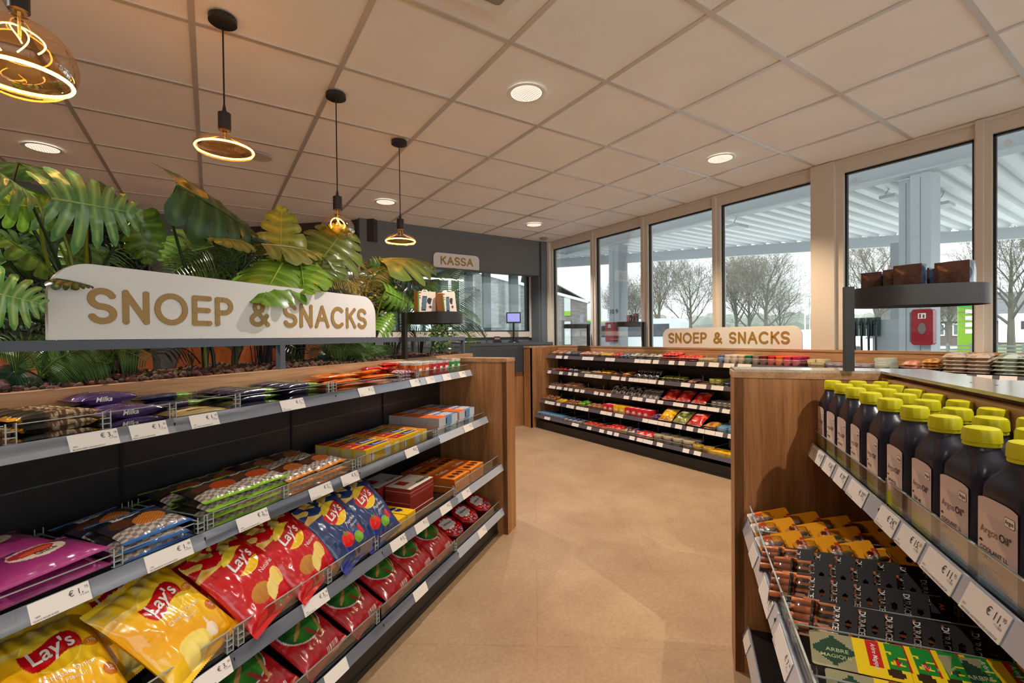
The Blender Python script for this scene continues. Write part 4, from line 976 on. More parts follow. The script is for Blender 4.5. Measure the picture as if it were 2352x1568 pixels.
# small crisp cans
def can(col, dcol):
    mb = MB(); R = .031; H = .083; N = 28
    def cf(i, k):
        th = (k+.5)/N*2*PI; z = (i+.5)/10
        a = abs((th-PI*1.5+PI) % (2*PI)-PI)
        if i == 0 or i == 9: return C['whi'] if i == 9 else C['lgr']
        if a < .55 and abs(z-.55) < .19: return C['whi'] if (a/.55)**2+((z-.55)/.19)**2 < 1 else col
        if a > 2.2: return C['whi'] if k % 2 else dcol
        return col if z > .2 else dcol
    prof = [(R, H*i/10) for i in range(11)]
    mb.lathe(prof, N, 0, cols=cf)
    mb2 = lambda x, y, zz: (R*1.004*math.sin(x/R), -R*1.004*math.cos(x/R), zz+y)
    for rr in (0,):
        mb.face([mb.vert(mb2(.0085*math.cos(t), .006*math.sin(t), .045)) for t in [k*PI/8 for k in range(16)]], 0, C['bla'])
    add_text(mb, 'Pringles', .011, lambda x, y: mb2(x, y, .028), 0, C['whi'], bold=.02, maxe=.006)
    return mb
CAN = {}
for k, c1, c2 in (('orange', srgb(235,110,30), srgb(170,60,20)), ('red', srgb(205,30,40), srgb(150,16,26)), ('green', srgb(50,150,60), srgb(20,100,40))):
    r = empty('crisp_can'); tag(r, None, 'crisp can'); child(can(c1, c2), 'can_body', FILM, r, True, 40)
    child(MB().lathe([(.0322,.080),(.0326,.088),(.030,.0885),(.029,.0865),(.001,.0865)], 28), 'plastic_lid', mat('milky_lid', srgb(226,216,206), .35), r, True); CAN[k] = Proto(r)
seq = ['orange','orange','red','red','red','green','green']
for i, k in enumerate(seq):
    for r_ in range(3):
        CAN[k].put(ML @ T(-.555+.072*i, .287+.068*r_, 1.0) @ RZ((i*37+r_*11) % 4*.12-.2 if (i % 3) else .0 + (.5 if i == 1 else 0)), f'small {k} crisp can, {nth(i)} from the left in the {["front","middle","rear"][r_]} row', 'small crisp cans on the top shelf')
# phone holder boxes on the left tray
def ph(u, v):
    c = srgb(232,214,196)
    if u < -.86: c = srgb(90,130,50)
    if -.84 < u < -.6 and .78 < v < .95: c = srgb(200,60,70)
    if -.84 < u < -.66 and (.5 < v < .62): c = srgb(200,50,50)
    if -.84 < u < -.66 and (.33 < v < .45): c = srgb(60,90,130)
    x, y = u*.065, v*.07
    xr = x*math.cos(.1)-y*math.sin(.1)
    if -.035 < x-.1*y < -.002 and -.055 < y < .04: c = srgb(36,42,58) if (abs(x-.1*y+.018) > .0135 or abs(y+.007) > .04) else (srgb(70,100,120) if (int(x*400)+int(y*400)) % 3 else srgb(120,150,160))
    if ell(x, y, .022, .008, .02, .022, .5) < 1 and x-.3*y < .03: c = srgb(60,62,66)
    if ell(x, y, .025, -.03, .011, .01) < 1: c = srgb(80,84,88)
    return c
def phonebox():
    mb = MB(); w, d, h = .115, .05, .125
    mb.grid(44, 44, lambda a, b: (-w/2+w*a, -d/2, h*b), 0, lambda a, b: ph(2*a-1, 2*b-1))
    o_ = srgb(214,150,100)
    for q in (((w/2,-d/2),(w/2,d/2)),((w/2,d/2),(-w/2,d/2)),((-w/2,d/2),(-w/2,-d/2))):
        (ax, ay), (bx, by) = q; mb.face([mb.vert(p) for p in ((ax,ay,0),(bx,by,0),(bx,by,h),(ax,ay,h))], 0, o_)
    mb.face([mb.vert(p) for p in ((-w/2,-d/2,h),(w/2,-d/2,h),(w/2,d/2,h),(-w/2,d/2,h))], 0, srgb(225,205,180))
    return mb
pbx = empty('phone_holder_box'); tag(pbx, None, 'box'); child(phonebox(), 'carton', CARD, pbx)
hg = MB().prism([(-.02,.125),(-.014,.137),(.014,.137),(.02,.125),(.014,.125),(.010,.132),(-.010,.132),(-.014,.125)], -.001, .001); child(hg, 'hang_tab', WHITE, pbx)
PB = Proto(pbx)
zt_ = 1.096+.268
PB.put(ML @ T(-.275, .40, zt_-.003) @ RZ(math.radians(-32)), 'front phone holder box with phone picture on the left tray')
PB.put(ML @ T(-.185, .30, zt_-.003) @ RZ(math.radians(-12)) @ RY(math.radians(-9)), 'tilted phone holder box leaning on its neighbour')
PB.put(ML @ T(-.135, .345, zt_-.003) @ RZ(math.radians(-38)), 'right rear phone holder box on the left tray')
# coffee packs on the right tray
def pack(w, d, h, seed, dark, side):
    mb = MB()
    def bx(a, b, f):
        return None
    def nz(p, k=.0022):
        q = noise.noise((p[0]*35+seed, p[1]*35, p[2]*35)); return (p[0]*(1+q*.02), p[1]*(1+q*.02), p[2])
    def cf(a, b):
        t = noise.noise((a*6+seed, b*9, 1)); return lerp(dark, srgb(96,60,44), max(0, t)*1.2)
    def sc(a, b): return lerp(side, srgb(20,26,40), .5+.5*noise.noise((a*3, b*5, seed)))
    def rnd_(a, b, w, h): return (b*h)
    mb.grid(10, 12, lambda a, b: nz((-w/2+w*a, -d/2-.004*math.sin(PI*a)*math.sin(PI*b), h*b)), 0, cf)
    mb.grid(10, 12, lambda a, b: nz((w/2-w*a, d/2+.004*math.sin(PI*a), h*b)), 0, cf)
    mb.grid(8, 12, lambda a, b: nz((w/2+.004*math.sin(PI*a)*math.sin(PI*b), -d/2+d*a, h*b)), 0, sc)
    mb.grid(8, 12, lambda a, b: nz((-w/2-.004*math.sin(PI*a)*math.sin(PI*b), d/2-d*a, h*b)), 0, sc)
    mb.grid(8, 8, lambda a, b: nz((-w/2+w*a, -d/2+d*b, h+.003*math.sin(PI*a)*math.sin(PI*b))), 0, cf)
    return mb
zr_ = 1.093+.275
for i, (x, y, a, w, lb) in enumerate(((-.20,.475,50,.06,'brown foil coffee pack at the left end of the right tray'), (-.135,.515,48,.05,'narrow brown foil coffee pack, second on the right tray'), (-.07,.535,46,.075,'wide brown foil coffee pack in the middle of the right tray'), (-.155,.60,46,.05,'dark coffee pack standing behind the middle one'),
      (-.045,.64,44,.085,'large brown foil coffee pack at the right of the right tray'), (-.12,.69,44,.06,'shiny dark foil pack at the right end, first behind'), (-.17,.655,44,.04,'shiny dark foil pack at the right end, second behind'), (-.19,.55,44,.035,'dark foil pack between the left and middle packs'))):
    tag(pack(w, .042, .072+.006*(i in (2,4,5)), i*2.3, srgb(70,44,38), srgb(50,80,110)).build('coffee_pack', FILM, None, True, 50, MR @ T(x, y, zr_-.004) @ RZ(math.radians(a+6))), lb, 'coffee pack', 'coffee packs on the right tray')
# snack pouches on far stand
for i, (dx, dy, h, lb) in enumerate(((-.09,-.13,.085,'left red and black snack pouch on the far tray'), (-.03,-.10,.10,'right red and black snack pouch on the far tray'))):
    tag(pack(.085, .04, h, i*5.1, srgb(150,60,50), srgb(60,30,30)).build('snack_pouch', FILM, None, True, 50, MC @ T(1.50+dx, .487+dy, 1.089+.267) @ RZ(math.radians(-30))), lb, 'snack pouch', 'snack pouches on the far tray')
# ================================================================ OIL BOTTLES
OILM = mat('dark_blue_plastic', srgb(30,32,50), .28, 0, .5, bump=.03, bscale=300); CAPM = mat('yellow_cap_plastic', srgb(212,206,20), .38)
def rr(w, d, r, n=5):
    P = []
    for cx, cy, a in ((w/2-r, d/2-r, 0), (-w/2+r, d/2-r, 90), (-w/2+r, -d/2+r, 180), (w/2-r, -d/2+r, 270)):
        P += [(cx+r*math.cos(math.radians(a+90*i/n)), cy+r*math.sin(math.radians(a+90*i/n))) for i in range(n+1)]
    return P
def bottle(blue, grade):
    r = empty('oil_bottle'); tag(r, None, 'oil bottle')
    mb = MB(); secs = [(0,.094,.054,.012,0),(.004,.1,.06,.014,0),(.06,.102,.062,.014,0),(.150,.100,.060,.016,0),(.160,.098,.058,.016,.0),(.172,.088,.052,.018,.003),(.186,.066,.046,.02,.005),(.196,.048,.044,.0215,.005),(.200,.043,.043,.0212,.005),(.209,.041,.041,.0204,.005)]
    rings = []
    for z, w, d, rad, ox in secs: rings.append([mb.vert((x+ox, y, z)) for x, y in rr(w, d, rad)])
    for a, b in zip(rings, rings[1:]):
        n = len(a)
        for k in range(n): mb.face((a[k], a[(k+1) % n], b[(k+1) % n], b[k]))
    mb.face(rings[0][::-1]); mb.face(rings[-1])
    child(mb, 'bottle_body', OILM, r, True, 50)
    cp_ = MB(); N = 48; prof = [(.0225,.203),(.0232,.2035),(.0232,.207),(.0225,.2075),(.0225,.209),(.0235,.2095),(.0228,.226),(.0215,.2305),(.019,.2318),(.001,.232)]
    rings = []
    for i, (ra, z) in enumerate(prof):
        rings.append([cp_.vert((.005+(ra+(.0008 if (k % 4 < 2 and 5 <= i <= 6) else 0))*math.cos(2*PI*k/N), (ra+(.0008 if (k % 4 < 2 and 5 <= i <= 6) else 0))*math.sin(2*PI*k/N), z)) for k in range(N)])
    for a, b in zip(rings, rings[1:]):
        for k in range(N): cp_.face((a[k], a[(k+1) % N], b[(k+1) % N], b[k]))
    child(cp_, 'cap', CAPM, r, True, 30)
    lb = MB(); y = -.0316
    accent = srgb(120,160,190) if blue else srgb(190,190,30)
    def yy(z): return y+ (0.0006 if z > .1 else 0)
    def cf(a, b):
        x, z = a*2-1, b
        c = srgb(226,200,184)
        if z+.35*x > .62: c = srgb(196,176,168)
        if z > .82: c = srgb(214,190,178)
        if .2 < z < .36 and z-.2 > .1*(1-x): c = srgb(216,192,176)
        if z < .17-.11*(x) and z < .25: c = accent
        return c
    def lp(a, b):
        x = -.045+.082*a; z = .008+.135*b
        if b > .9: z -= (b-.9)*.5*((a-.5)*2)**4*.1
        if b < .1: z += .012*(1-b/.1)*(1-a)**2*0
        return (x, y-.0003, z)
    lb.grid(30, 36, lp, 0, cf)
    f = lambda a, b: (a, y-.0009, b)
    P = rr(.021, .014, .003, 3); lb.face([lb.vert((.022+p[0], y-.0006, .122+p[1])) for p in P], 0, srgb(60,50,60))
    P = rr(.0195, .0125, .0026, 3); lb.face([lb.vert((.022+p[0], y-.0008, .122+p[1])) for p in P], 0, srgb(240,226,214))
    dk_ = srgb(50,40,50)
    add_text(lb, 'Argos', .0085, lambda a, b: (a, y-.0011, b), 0, dk_, ox=.022, oy=.122, bold=.012, sx=.8)
    add_text(lb, 'Argos', .0155, f, 0, srgb(130,112,108), ox=-.020, oy=.094); add_text(lb, 'Oil°', .0155, f, 0, dk_, ox=.014, oy=.094, bold=.012)
    for i, t in enumerate(grade): add_text(lb, t, .0095, f, 0, dk_, ox=-.036+len(t)*.0026, oy=.066-.011*i, bold=.012)
    add_text(lb, 'Long Life organische', .0055, f, 0, srgb(110,96,96), ox=-.012, oy=.042); add_text(lb, '1L', .009, f, 0, lerp(accent, (1,1,1), .3), ox=.026, oy=.016)
    lb.box(-.041, y-.0008, .0745, -.034, y-.0005, .0765, 0, dk_).box(-.0395, y-.0008, .0765, -.0355, y-.0005, .078, 0, dk_)
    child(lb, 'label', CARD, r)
    return Proto(r)
BO = {'C': bottle(True, ['COOLANT LL', '-38°C']), 'A': bottle(False, ['5W-40 C3']), 'B': bottle(False, ['15W-40']), 'D': bottle(False, ['5W-30'])}
rows = [(.285, [.045,.155,.262,.375,.495,.62,.74,.852,.965,1.08,1.20]), (.352, [.045,.16,.27,.385,.5,.625,.735,.85,.965,1.08]), (.415, [.05,.16,.27,.375,.49,.61,.73,.85,.97])]
for ri, (y, xs) in enumerate(rows):
    for i, x in enumerate(xs):
        k = 'C' if i in (7, 8, 9, 10) else ('A' if i % 3 == 2 else 'B' if i % 3 == 0 else 'D')
        w_ = {'C':'blue coolant','A':'yellow oil','B':'yellow oil','D':'yellow oil'}[k]
        BO[k].put(MR @ T(x+.012, y, .8335) @ RZ(math.radians(random.uniform(-3, 3))), f'dark yellow-capped bottle with {w_} label, {["front","middle","rear"][ri]} row, {nth(i)} from end panel', 'yellow capped oil bottles')
# ================================================================ CARDS ON THE LOW RIGHT SHELF
def card_poly(w, h, cut):
    P = rr(w, h, .006, 3); return P
def cardmesh(w, h, paint, texts=(), th=.0008):
    mb = MB(); hw, hh = .008, .005
    def inh(x, y): return ell(x, y, 0, h/2-.016, .009, .006) < 1
    nx, ny = 26, 36
    def cl(a, b):
        x, y = (a-.5)*w, (b-.5)*h; rc = .006; qx, qy = max(0, abs(x)-(w/2-rc)), max(0, abs(y)-(h/2-rc)); q = math.hypot(qx, qy)
        if q > rc: x -= math.copysign(qx*(1-rc/q), x); y -= math.copysign(qy*(1-rc/q), y)
        return x, y
    for zz, fl in ((th, False), (0, True)):
        g = [[mb.vert((*cl(i/nx, j/ny), zz)) for i in range(nx+1)] for j in range(ny+1)]
        for j in range(ny):
            for i in range(nx):
                x, y = ((i+.5)/nx-.5)*w, ((j+.5)/ny-.5)*h
                if inh(x, y): continue
                q = [g[j][i], g[j][i+1], g[j+1][i+1], g[j+1][i]]; mb.face(q[::-1] if fl else q, 0, paint(2*x/w, 2*y/h))
    for (t, s, ox, oy, c, kw) in texts: add_text(mb, t, s, lambda x, y: (x, y, th+.0004), 0, c, ox=ox*w/2, oy=oy*h/2, **kw)
    return mb
def lampc(u, v):
    if v > .82 and abs(u) < .4: return srgb(205,60,20)
    if v < -.3 and u < -.2: return srgb(236,226,220) if v < -.6 else srgb(230,100,30)
    return srgb(250,170,20)
lc = empty('bulb_card'); tag(lc, None, 'light bulb pack')
child(cardmesh(.075, .115, lampc, [('H4', .010, 0, .9, C['whi'], dict(bold=.02)), ('12V 60/55W', .006, 0, .18, srgb(90,50,10), {})]), 'card', CARD, lc)
bl = MB(); bl.grid(14, 14, lambda a, b: ((a-.5)*.056, -.052+.06*b, .0014+.022*(math.sin(PI*a)*math.sin(PI*b))**.35)); child(bl, 'blister', glass('blister_plastic', (.96,.95,.93), 1.0, 1.5, .05, .05), lc, True, 60)
hb = MB().lathe([(.001,-.022),(.009,-.02),(.0095,0),(.007,.006),(.0065,.02),(.001,.026)], 14); hb.lathe([(.012,-.004),(.012,0)], 14)
hb.xf(T(0, -.024, .0125) @ RX(-PI/2)); child(hb, 'headlight_bulb', mat('bulb_chrome', srgb(225,222,216), .3, .4), lc, True)
LC = Proto(lc)
k = 0
for ci, (x, n) in enumerate(((.075,4),(.165,4),(.27,4))):
    for j in range(n):
        LC.put(MR @ T(x+.004*j, .105+.085*j, .575+.012) @ Matrix.Scale(1.12, 4) @ RZ(math.radians(20-3*j)) @ RY(math.radians(30)) @ RX(math.radians(16)), f'orange carded headlight bulb, {nth(ci)} column from the panel, {nth(j)} from front', 'orange carded headlight bulbs')
def dur(u, v):
    c = srgb(26,24,26)
    if v < -.12: c = srgb(196,120,70)
    if v < -.12 and u > .2: c = lerp(srgb(215,150,130), srgb(235,190,160), max(0, noise.noise((u*4, v*4, 0))+.5))
    if ell(u, v, .62, .12, .13, .36, -.25) < 1 or ell(u, v, .35, .02, .11, .26, .1) < 1: c = srgb(225,170,140)
    if v < -.6: c = srgb(60,40,34)
    return c
dc = empty('battery_card'); tag(dc, None, 'battery pack')
child(cardmesh(.092, .13, dur, [('DURACELL', .0165, -.08, .40, C['whi'], dict(bold=.02, sx=.85)), ('PLUS', .008, -.45, .04, srgb(200,90,40), dict(bold=.02)), ('100%', .009, -.35, -.22, srgb(40,24,20), {}), ('AA', .012, .62, .8, srgb(240,110,30), dict(bold=.02))]), 'card', CARD, dc)
bt = MB()
for q in range(4): bt.tube([(-.028+.019*q, -.058, .009), (-.028+.019*q, -.018, .009)], .0075, 12, 0, srgb(196,110,60)); bt.tube([(-.028+.019*q, -.018, .009), (-.028+.019*q, -.012, .009)], .0075, 12, 0, srgb(30,28,30))
child(bt, 'batteries', FILM, dc, True, 40)
child(MB().grid(12, 12, lambda a, b: ((a-.5)*.082, -.062+.056*b, .001+.0175*min(1, (math.sin(PI*a)*math.sin(PI*b))**.25*1.0))), 'blister', MATS['blister_plastic'], dc, True, 60)
DC = Proto(dc)
for ci, (x, n) in enumerate(((.38,6),(.44,6),(.53,5),(.65,8))):
    for j in range(n):
        DC.put(MR @ T(x+.003*j, .095+.046*j+(.02 if ci % 2 else 0), .580+.010+.0*ci) @ RZ(math.radians((-16,-14,-16,-18)[ci])) @ RY(math.radians(30)) @ RX(math.radians(12)), f'black and copper battery card, {nth(ci)} column, {nth(j)} from the front', 'black battery cards')
def air(u, v):
    c = srgb(250,215,20)
    if v > .0:
        if v > .6 and u < .4 and noise.noise((u*5, v*5, 1)) > -.3: c = srgb(30,140,50)
        if .22 < v < .52 and u < .5: c = srgb(205,30,30)
        if ell(u, v, .62, .72, .24, .16) < 1: c = srgb(60,40,16)
    elif v < -.04:
        c = srgb(160,156,120)
        if abs(u) < .75*(1-abs((v+.5)/.42))+.12 and v > -.92: c = srgb(36,70,50)
    return c
ac_ = mk(cardmesh(.088, .155, air, [('Arbre Magique', .0105, -.12, .37, C['whi'], dict(bold=.01, shear=.2)), ('ARBRE', .013, 0, -.42, srgb(190,200,150), dict(bold=.01, rot=PI/2)), ('MAGIQUE', .012, .35, -.45, srgb(190,200,150), dict(bold=.01, rot=PI/2))]), 'air_freshener_card', 'air freshener', CARD, False)
for ci, (x, n) in enumerate(((.755,6),(.875,6))):
    for j in range(n):
        ac_.put(MR @ T(x+.004*j, .150+.042*j, .588+.003*j) @ RZ(math.radians(-8+2*j)) @ RY(math.radians(12)) @ RX(math.radians(5)), f'yellow air freshener card, {["upper","lower"][ci]} pile, {nth(j)} from the front', 'yellow air freshener cards')
# ================================================================ SWEETS ON THE FAR RACK
rnd = random.Random(21)
def cbag(c1, c2, w, h, d, seed):
    def p(u, v):
        c = c1
        if noise.noise((u*2.2+seed, v*2.2, seed)) > .12: c = c2
        if abs(v) > .85: c = lerp(c1, (.8,.8,.8), .3)
        if abs(v-.35) < .14 and abs(u) < .6: c = lerp(C['whi'], c1, .25)
        return c
    return mk(bag(w, h, d, p, 10, 12, .01, seed, (), .004, True, .05, False), 'sweets_bag', 'sweets bag', FILM)
def cbox(c1, c2, w, d, h, name='sweets_box'):
    return mk(carton(w, d, h, lambda u, v: c2 if abs(v) < .35 and abs(u) < .7 else c1, lambda u, v: C['whi'] if abs(u) < .45 and abs(v) < .3 else c1, lambda u, v: c1, 8, (), 10), name, 'sweets box', CARD, False)
PAL = {'nuts': (srgb(150,90,50), srgb(210,160,110)), 'lilac': (srgb(170,160,190), srgb(120,90,80)), 'pinkish': (srgb(190,120,90), srgb(230,190,160)), 'yellow': (srgb(240,190,20), srgb(200,120,20)), 'red': (srgb(190,24,28), srgb(230,100,70)),
       'blue': (srgb(60,90,150), srgb(200,205,215)), 'silver': (srgb(110,104,100), srgb(200,196,190)), 'black': (srgb(30,28,32), srgb(150,146,140)), 'purple': (srgb(70,40,110), srgb(190,150,60)), 'orange': (srgb(235,120,40), srgb(250,190,120)),
       'green': (srgb(120,180,30), srgb(60,120,30)), 'navy': (srgb(30,40,90), srgb(200,200,210)), 'brown': (srgb(120,60,40), srgb(220,150,80)), 'olive': (srgb(150,150,60), srgb(60,60,40)), 'cream': (srgb(220,200,160), srgb(170,110,80)), 'beige': (srgb(196,172,150), srgb(150,120,100)), 'peach': (srgb(222,160,130), srgb(200,120,90)), 'gold': (srgb(215,150,50), srgb(160,90,30)), 'mint': (srgb(190,205,190), srgb(120,130,110)), 'sky': (srgb(110,160,200), srgb(60,110,160)), 'pinkred': (srgb(210,40,60), srgb(240,200,190))}
BG, BX = {}, {}
def getbag(k, sz):
    if (k, sz) not in BG: BG[(k, sz)] = cbag(*PAL[k], *{'s': (.085,.13,.034), 'm': (.11,.15,.042), 'l': (.15,.19,.065)}[sz], rnd.uniform(0, 20))
    return BG[(k, sz)]
def getbox(k, sz):
    if (k, sz) not in BX: BX[(k, sz)] = cbox(*PAL[k], *{'s': (.055,.12,.022), 'm': (.075,.13,.085), 'f': (.085,.14,.018)}[sz])
    return BX[(k, sz)]
SHN = ['top','second','third','fourth','bottom']
ZC = [.951,.745,.544,.355,.169]; YF = [.271,.262,.258,.15,.06]
def cfill(lv, items):
    """items: (x0, x1, shape, colour, layers, rows)"""
    cnt = 0
    for x0, x1, sh_, k, lay, rw in items:
        w = {'bs': .088, 'bm': .113, 'bl': .152, 'xs': .058, 'xm': .078, 'xf': .09}[sh_]
        n = max(1, round((x1-x0)/w)); st = (x1-x0)/n
        for i in range(n):
            cnt += 1
            for r_ in range(rw):
                for l in range(lay):
                    x = x0+st*(i+.5)+rnd.uniform(-.004,.004)
                    lb = f'{k} sweets {"bag" if sh_[0] == "b" else "box"}, far rack {SHN[lv]} shelf, {nth(cnt-1)} from left' + (f', {nth(l)} up in its pile' if lay > 1 else '')
                    if sh_[0] == 'b':
                        dd = {'s': .031, 'm': .037, 'l': .06}[sh_[1]]; hh = {'s': .13, 'm': .15, 'l': .19}[sh_[1]]; tl = 10 if sh_ != 'bl' else 32
                        if k in ('black','silver') and lay == 1: tl = 42
                        if lay > 1: tl = 6
                        M = MC @ T(x, YF[lv]+.028+r_*(.09 if lv < 3 else .13), ZC[lv]+.002+l*dd*.62+.006*r_) @ RZ(math.radians(rnd.uniform(-5,5))) @ RX(math.radians(tl)) @ T(0, hh/2, dd*.42)
                        getbag(k, sh_[1]).put(M, lb, f'{k} sweets bags on the {SHN[lv]} shelf of the far rack')
                    else:
                        d_, h_ = {'s': (.12,.022), 'm': (.13,.085), 'f': (.14,.018)}[sh_[1]]
                        getbox(k, sh_[1]).put(MC @ T(x, YF[lv]+.025+d_/2+r_*(d_+.004), ZC[lv]+.001+l*h_) @ RZ(math.radians(rnd.uniform(-2,2))), lb, f'{k} sweets boxes on the {SHN[lv]} shelf of the far rack')
cfill(0, [(.05,.33,'bm','nuts',2,1),(.34,.60,'bm','lilac',2,1),(.62,.98,'bm','pinkish',2,1),(1.0,1.15,'bs','yellow',2,1),(1.17,1.28,'bm','red',2,1),(1.29,1.42,'bs','blue',2,1),(1.44,1.86,'bm','silver',2,1),(1.88,2.06,'bm','red',3,1),(2.08,2.30,'bm','red',2,1),(2.31,2.47,'xs','cream',2,1),
          (3.26,3.38,'xs','cream',3,1),(3.39,3.66,'xs','lilac',2,1),(3.68,3.78,'xf','mint',5,1),(3.83,3.92,'bs','peach',3,1),(3.93,4.03,'bs','gold',4,1),(4.04,4.25,'bm','beige',5,1),(4.27,4.46,'bm','mint',5,1),(4.48,4.56,'xf','brown',5,1),(4.58,4.70,'xf','purple',2,1)])
cfill(1, [(.05,.16,'bs','pinkish',1,1),(.17,.40,'bs','red',2,1),(.42,.62,'bs','navy',2,1),(.66,.82,'bs','cream',1,1),(.86,1.0,'bs','cream',2,1),(1.02,1.17,'bs','yellow',2,1),(1.19,1.31,'bs','brown',2,1),(1.33,1.49,'bm','orange',2,1),(1.52,1.85,'bs','black',1,1),(1.88,2.15,'bs','olive',2,1),(2.17,2.3,'bs','pinkish',1,1),(2.31,2.42,'xf','pinkish',1,1),(2.43,2.55,'xs','olive',3,1),(2.57,2.75,'xs','navy',2,1)])
cfill(2, [(.06,.32,'bs','peach',1,1),(.34,.62,'bm','peach',2,1),(.64,.78,'xf','orange',1,1),(.8,1.16,'xf','orange',1,1),(1.18,1.62,'bm','black',1,1),(1.63,1.86,'bs','silver',1,1),(1.90,2.40,'bl','red',1,1),(2.45,2.72,'xs','silver',3,1)])
cfill(3, [(.03,.28,'bm','brown',2,1),(.30,.44,'bs','yellow',1,1),(.46,.70,'bm','brown',1,1),(.72,.88,'bm','green',2,1),(.90,1.14,'bs','nuts',2,1),(1.16,1.32,'xm','pinkred',1,1),(1.33,1.49,'xm','yellow',1,1),(1.50,1.82,'xm','pinkred',1,1),(1.84,1.93,'bs','purple',2,1),(1.95,2.10,'bl','yellow',1,1),(2.11,2.26,'bl','olive',1,1),(2.27,2.42,'bl','red',1,1),(2.43,2.56,'bm','gold',2,1),(2.57,2.78,'xf','sky',3,1)])
cfill(4, [(.03,.55,'xs','sky',2,1),(.57,.90,'bs','navy',1,1),(.92,1.30,'bs','red',1,1),(1.32,1.50,'bm','red',2,1),(1.51,1.72,'bm','purple',2,1),(1.73,1.92,'bm','pinkred',2,1),(2.55,2.80,'xf','yellow',2,1)])
# gum jars on the top shelf and glass sweet jars on the bottom shelf
GJ = {}
def gumjar(k, cl, cb):
    r = empty('gum_jar'); tag(r, None, 'gum jar')
    child(MB().lathe([(.024,0),(.027,.004),(.027,.044),(.022,.05)], 20, 0, cols=lambda i, q: cb if i == 1 else lerp(cb, C['whi'], .5)), 'jar_body', FILM, r, True)
    child(MB().lathe([(.0245,.049),(.0255,.051),(.0255,.066),(.023,.068),(.001,.068)], 20, 0, cl), 'jar_lid', mat('painted_plastic', (1,1,1), .35, attr=True), r, True, 40)
    return Proto(r)
JC = ['sky blue','white','white','cream','green','grey','dark red','red','orange','pink','magenta']
JV = {'sky blue': srgb(90,130,190), 'white': srgb(225,215,200), 'cream': srgb(215,195,160), 'green': srgb(10,120,80), 'grey': srgb(150,130,124), 'dark red': srgb(120,16,28), 'red': srgb(215,24,24), 'orange': srgb(245,110,20), 'pink': srgb(220,40,90), 'magenta': srgb(200,20,90)}
for i, k in enumerate(JC):
    if k not in GJ: GJ[k] = gumjar(k, JV[k], lerp(JV[k], srgb(120,110,110), .55))
    for r_ in range(3):
        GJ[k].put(MC @ T(2.535+.064*i, .315+.062*r_, .951) @ Matrix.Scale(1.22, 4), f'{k} lidded gum jar, {nth(i)} from left, {["front","middle","rear"][r_]} row', 'coloured gum jars on the far rack')
sj = empty('sweets_jar'); tag(sj, None, 'sweets jar')
child(MB().lathe([(.045,0),(.052,.005),(.054,.03),(.046,.045),(.046,.05)], 24), 'glass_jar', mat('jar_grey', srgb(110,106,100), .12, 0, .9), sj, True)
child(MB().lathe([(.052,.048),(.053,.05),(.053,.068),(.050,.07),(.001,.07)], 24), 'jar_lid', mat('jar_lid_cream', srgb(180,166,140), .3), sj, True, 40)
SJ = Proto(sj)
for i in range(4):
    for r_ in range(2): SJ.put(MC @ T(1.985+.112*i, .135+.11*r_, .1695), f'clear sweets jar with flat lid, {nth(i)} from left, {["front","rear"][r_]} row', 'clear sweets jars')
yj = empty('round_tin'); tag(yj, None, 'tin')
child(MB().lathe([(.048,0),(.05,.003),(.05,.05),(.048,.052),(.001,.053)], 24), 'tin_body', mat('yellow_tin', srgb(200,160,60), .3, .3), yj, True, 40); YJ = Proto(yj)
for i in range(2): YJ.put(MC @ T(2.42+.105*i, .135, .1695), f'yellow round tin beside the sweets jars, {["left","right"][i]} one', 'yellow tins')
# ================================================================ TILL COUNTER
ctr = empty('till_counter', T(0, 0, 0), 'long dark grey till counter with wooden lower front', 'counter')
child(MB().box(1.0, 5.14, 1.1, 3.9, 5.41, 1.135).box(3.9, 5.14, 1.1, 4.06, 5.185, 1.135), 'worktop', mat('dark_worktop', srgb(70,76,84), .3), ctr)
child(MB().box(1.0, 5.145, .74, 3.87, 5.40, 1.1).box(3.87, 5.145, .74, 4.05, 5.185, 1.1), 'front_panel', CTRD, ctr)
child(MB().box(1.02, 5.17, 0, 3.87, 5.38, .74), 'wood_base', OAK, ctr)
def pxpt(X, Y, z): return (X, Y, z)
scn = empty('till_screen', T(3.50, 5.30, 1.135) @ RZ(math.radians(-33)), 'small till customer screen with lilac display on a pole', 'screen')
child(MB().box(-.1, -.005, .265, .1, .02, .415), 'screen_housing', BLKPL, scn)
dsp = MB().box(-.085, -.007, .285, .085, -.005, .40); child(dsp, 'display', mat('lilac_display', (.1,.1,.15), .3, emit=srgb(140,140,215), es=1.0), scn)
child(MB().tube([(0,.01,.27),(0,.01,.02)], .014, 12), 'pole', BLKPL, scn, True); child(MB().lathe([(.08,0),(.075,.01),(.03,.02),(.014,.04)], 20), 'base', BLKPL, scn, True)
pt_ = empty('card_terminal', T(3.22, 5.28, 1.135) @ RZ(math.radians(-30)), 'small black payment terminal lying on the till counter', 'payment terminal')
child(MB().box(-.06, -.05, 0, .06, .05, .03).prism([(-.045,.03),(.045,.03),(.04,.085),(-.04,.085)], -.01, .03), 'terminal_body', BLKPL, pt_)
child(MB().box(-.035, -.0115, .045, .035, -.010, .07), 'display', mat('terminal_display', srgb(170,110,90), .3), pt_)
pr_ = empty('receipt_tray', T(2.75, 5.28, 1.135), 'flat black tray with white papers on the till counter', 'tray')
child(MB().box(-.16, -.1, 0, .16, .1, .015), 'tray_body', BLKPL, pr_); child(MB().box(-.12, -.08, .015, .10, .06, .022), 'papers', PAPER, pr_)
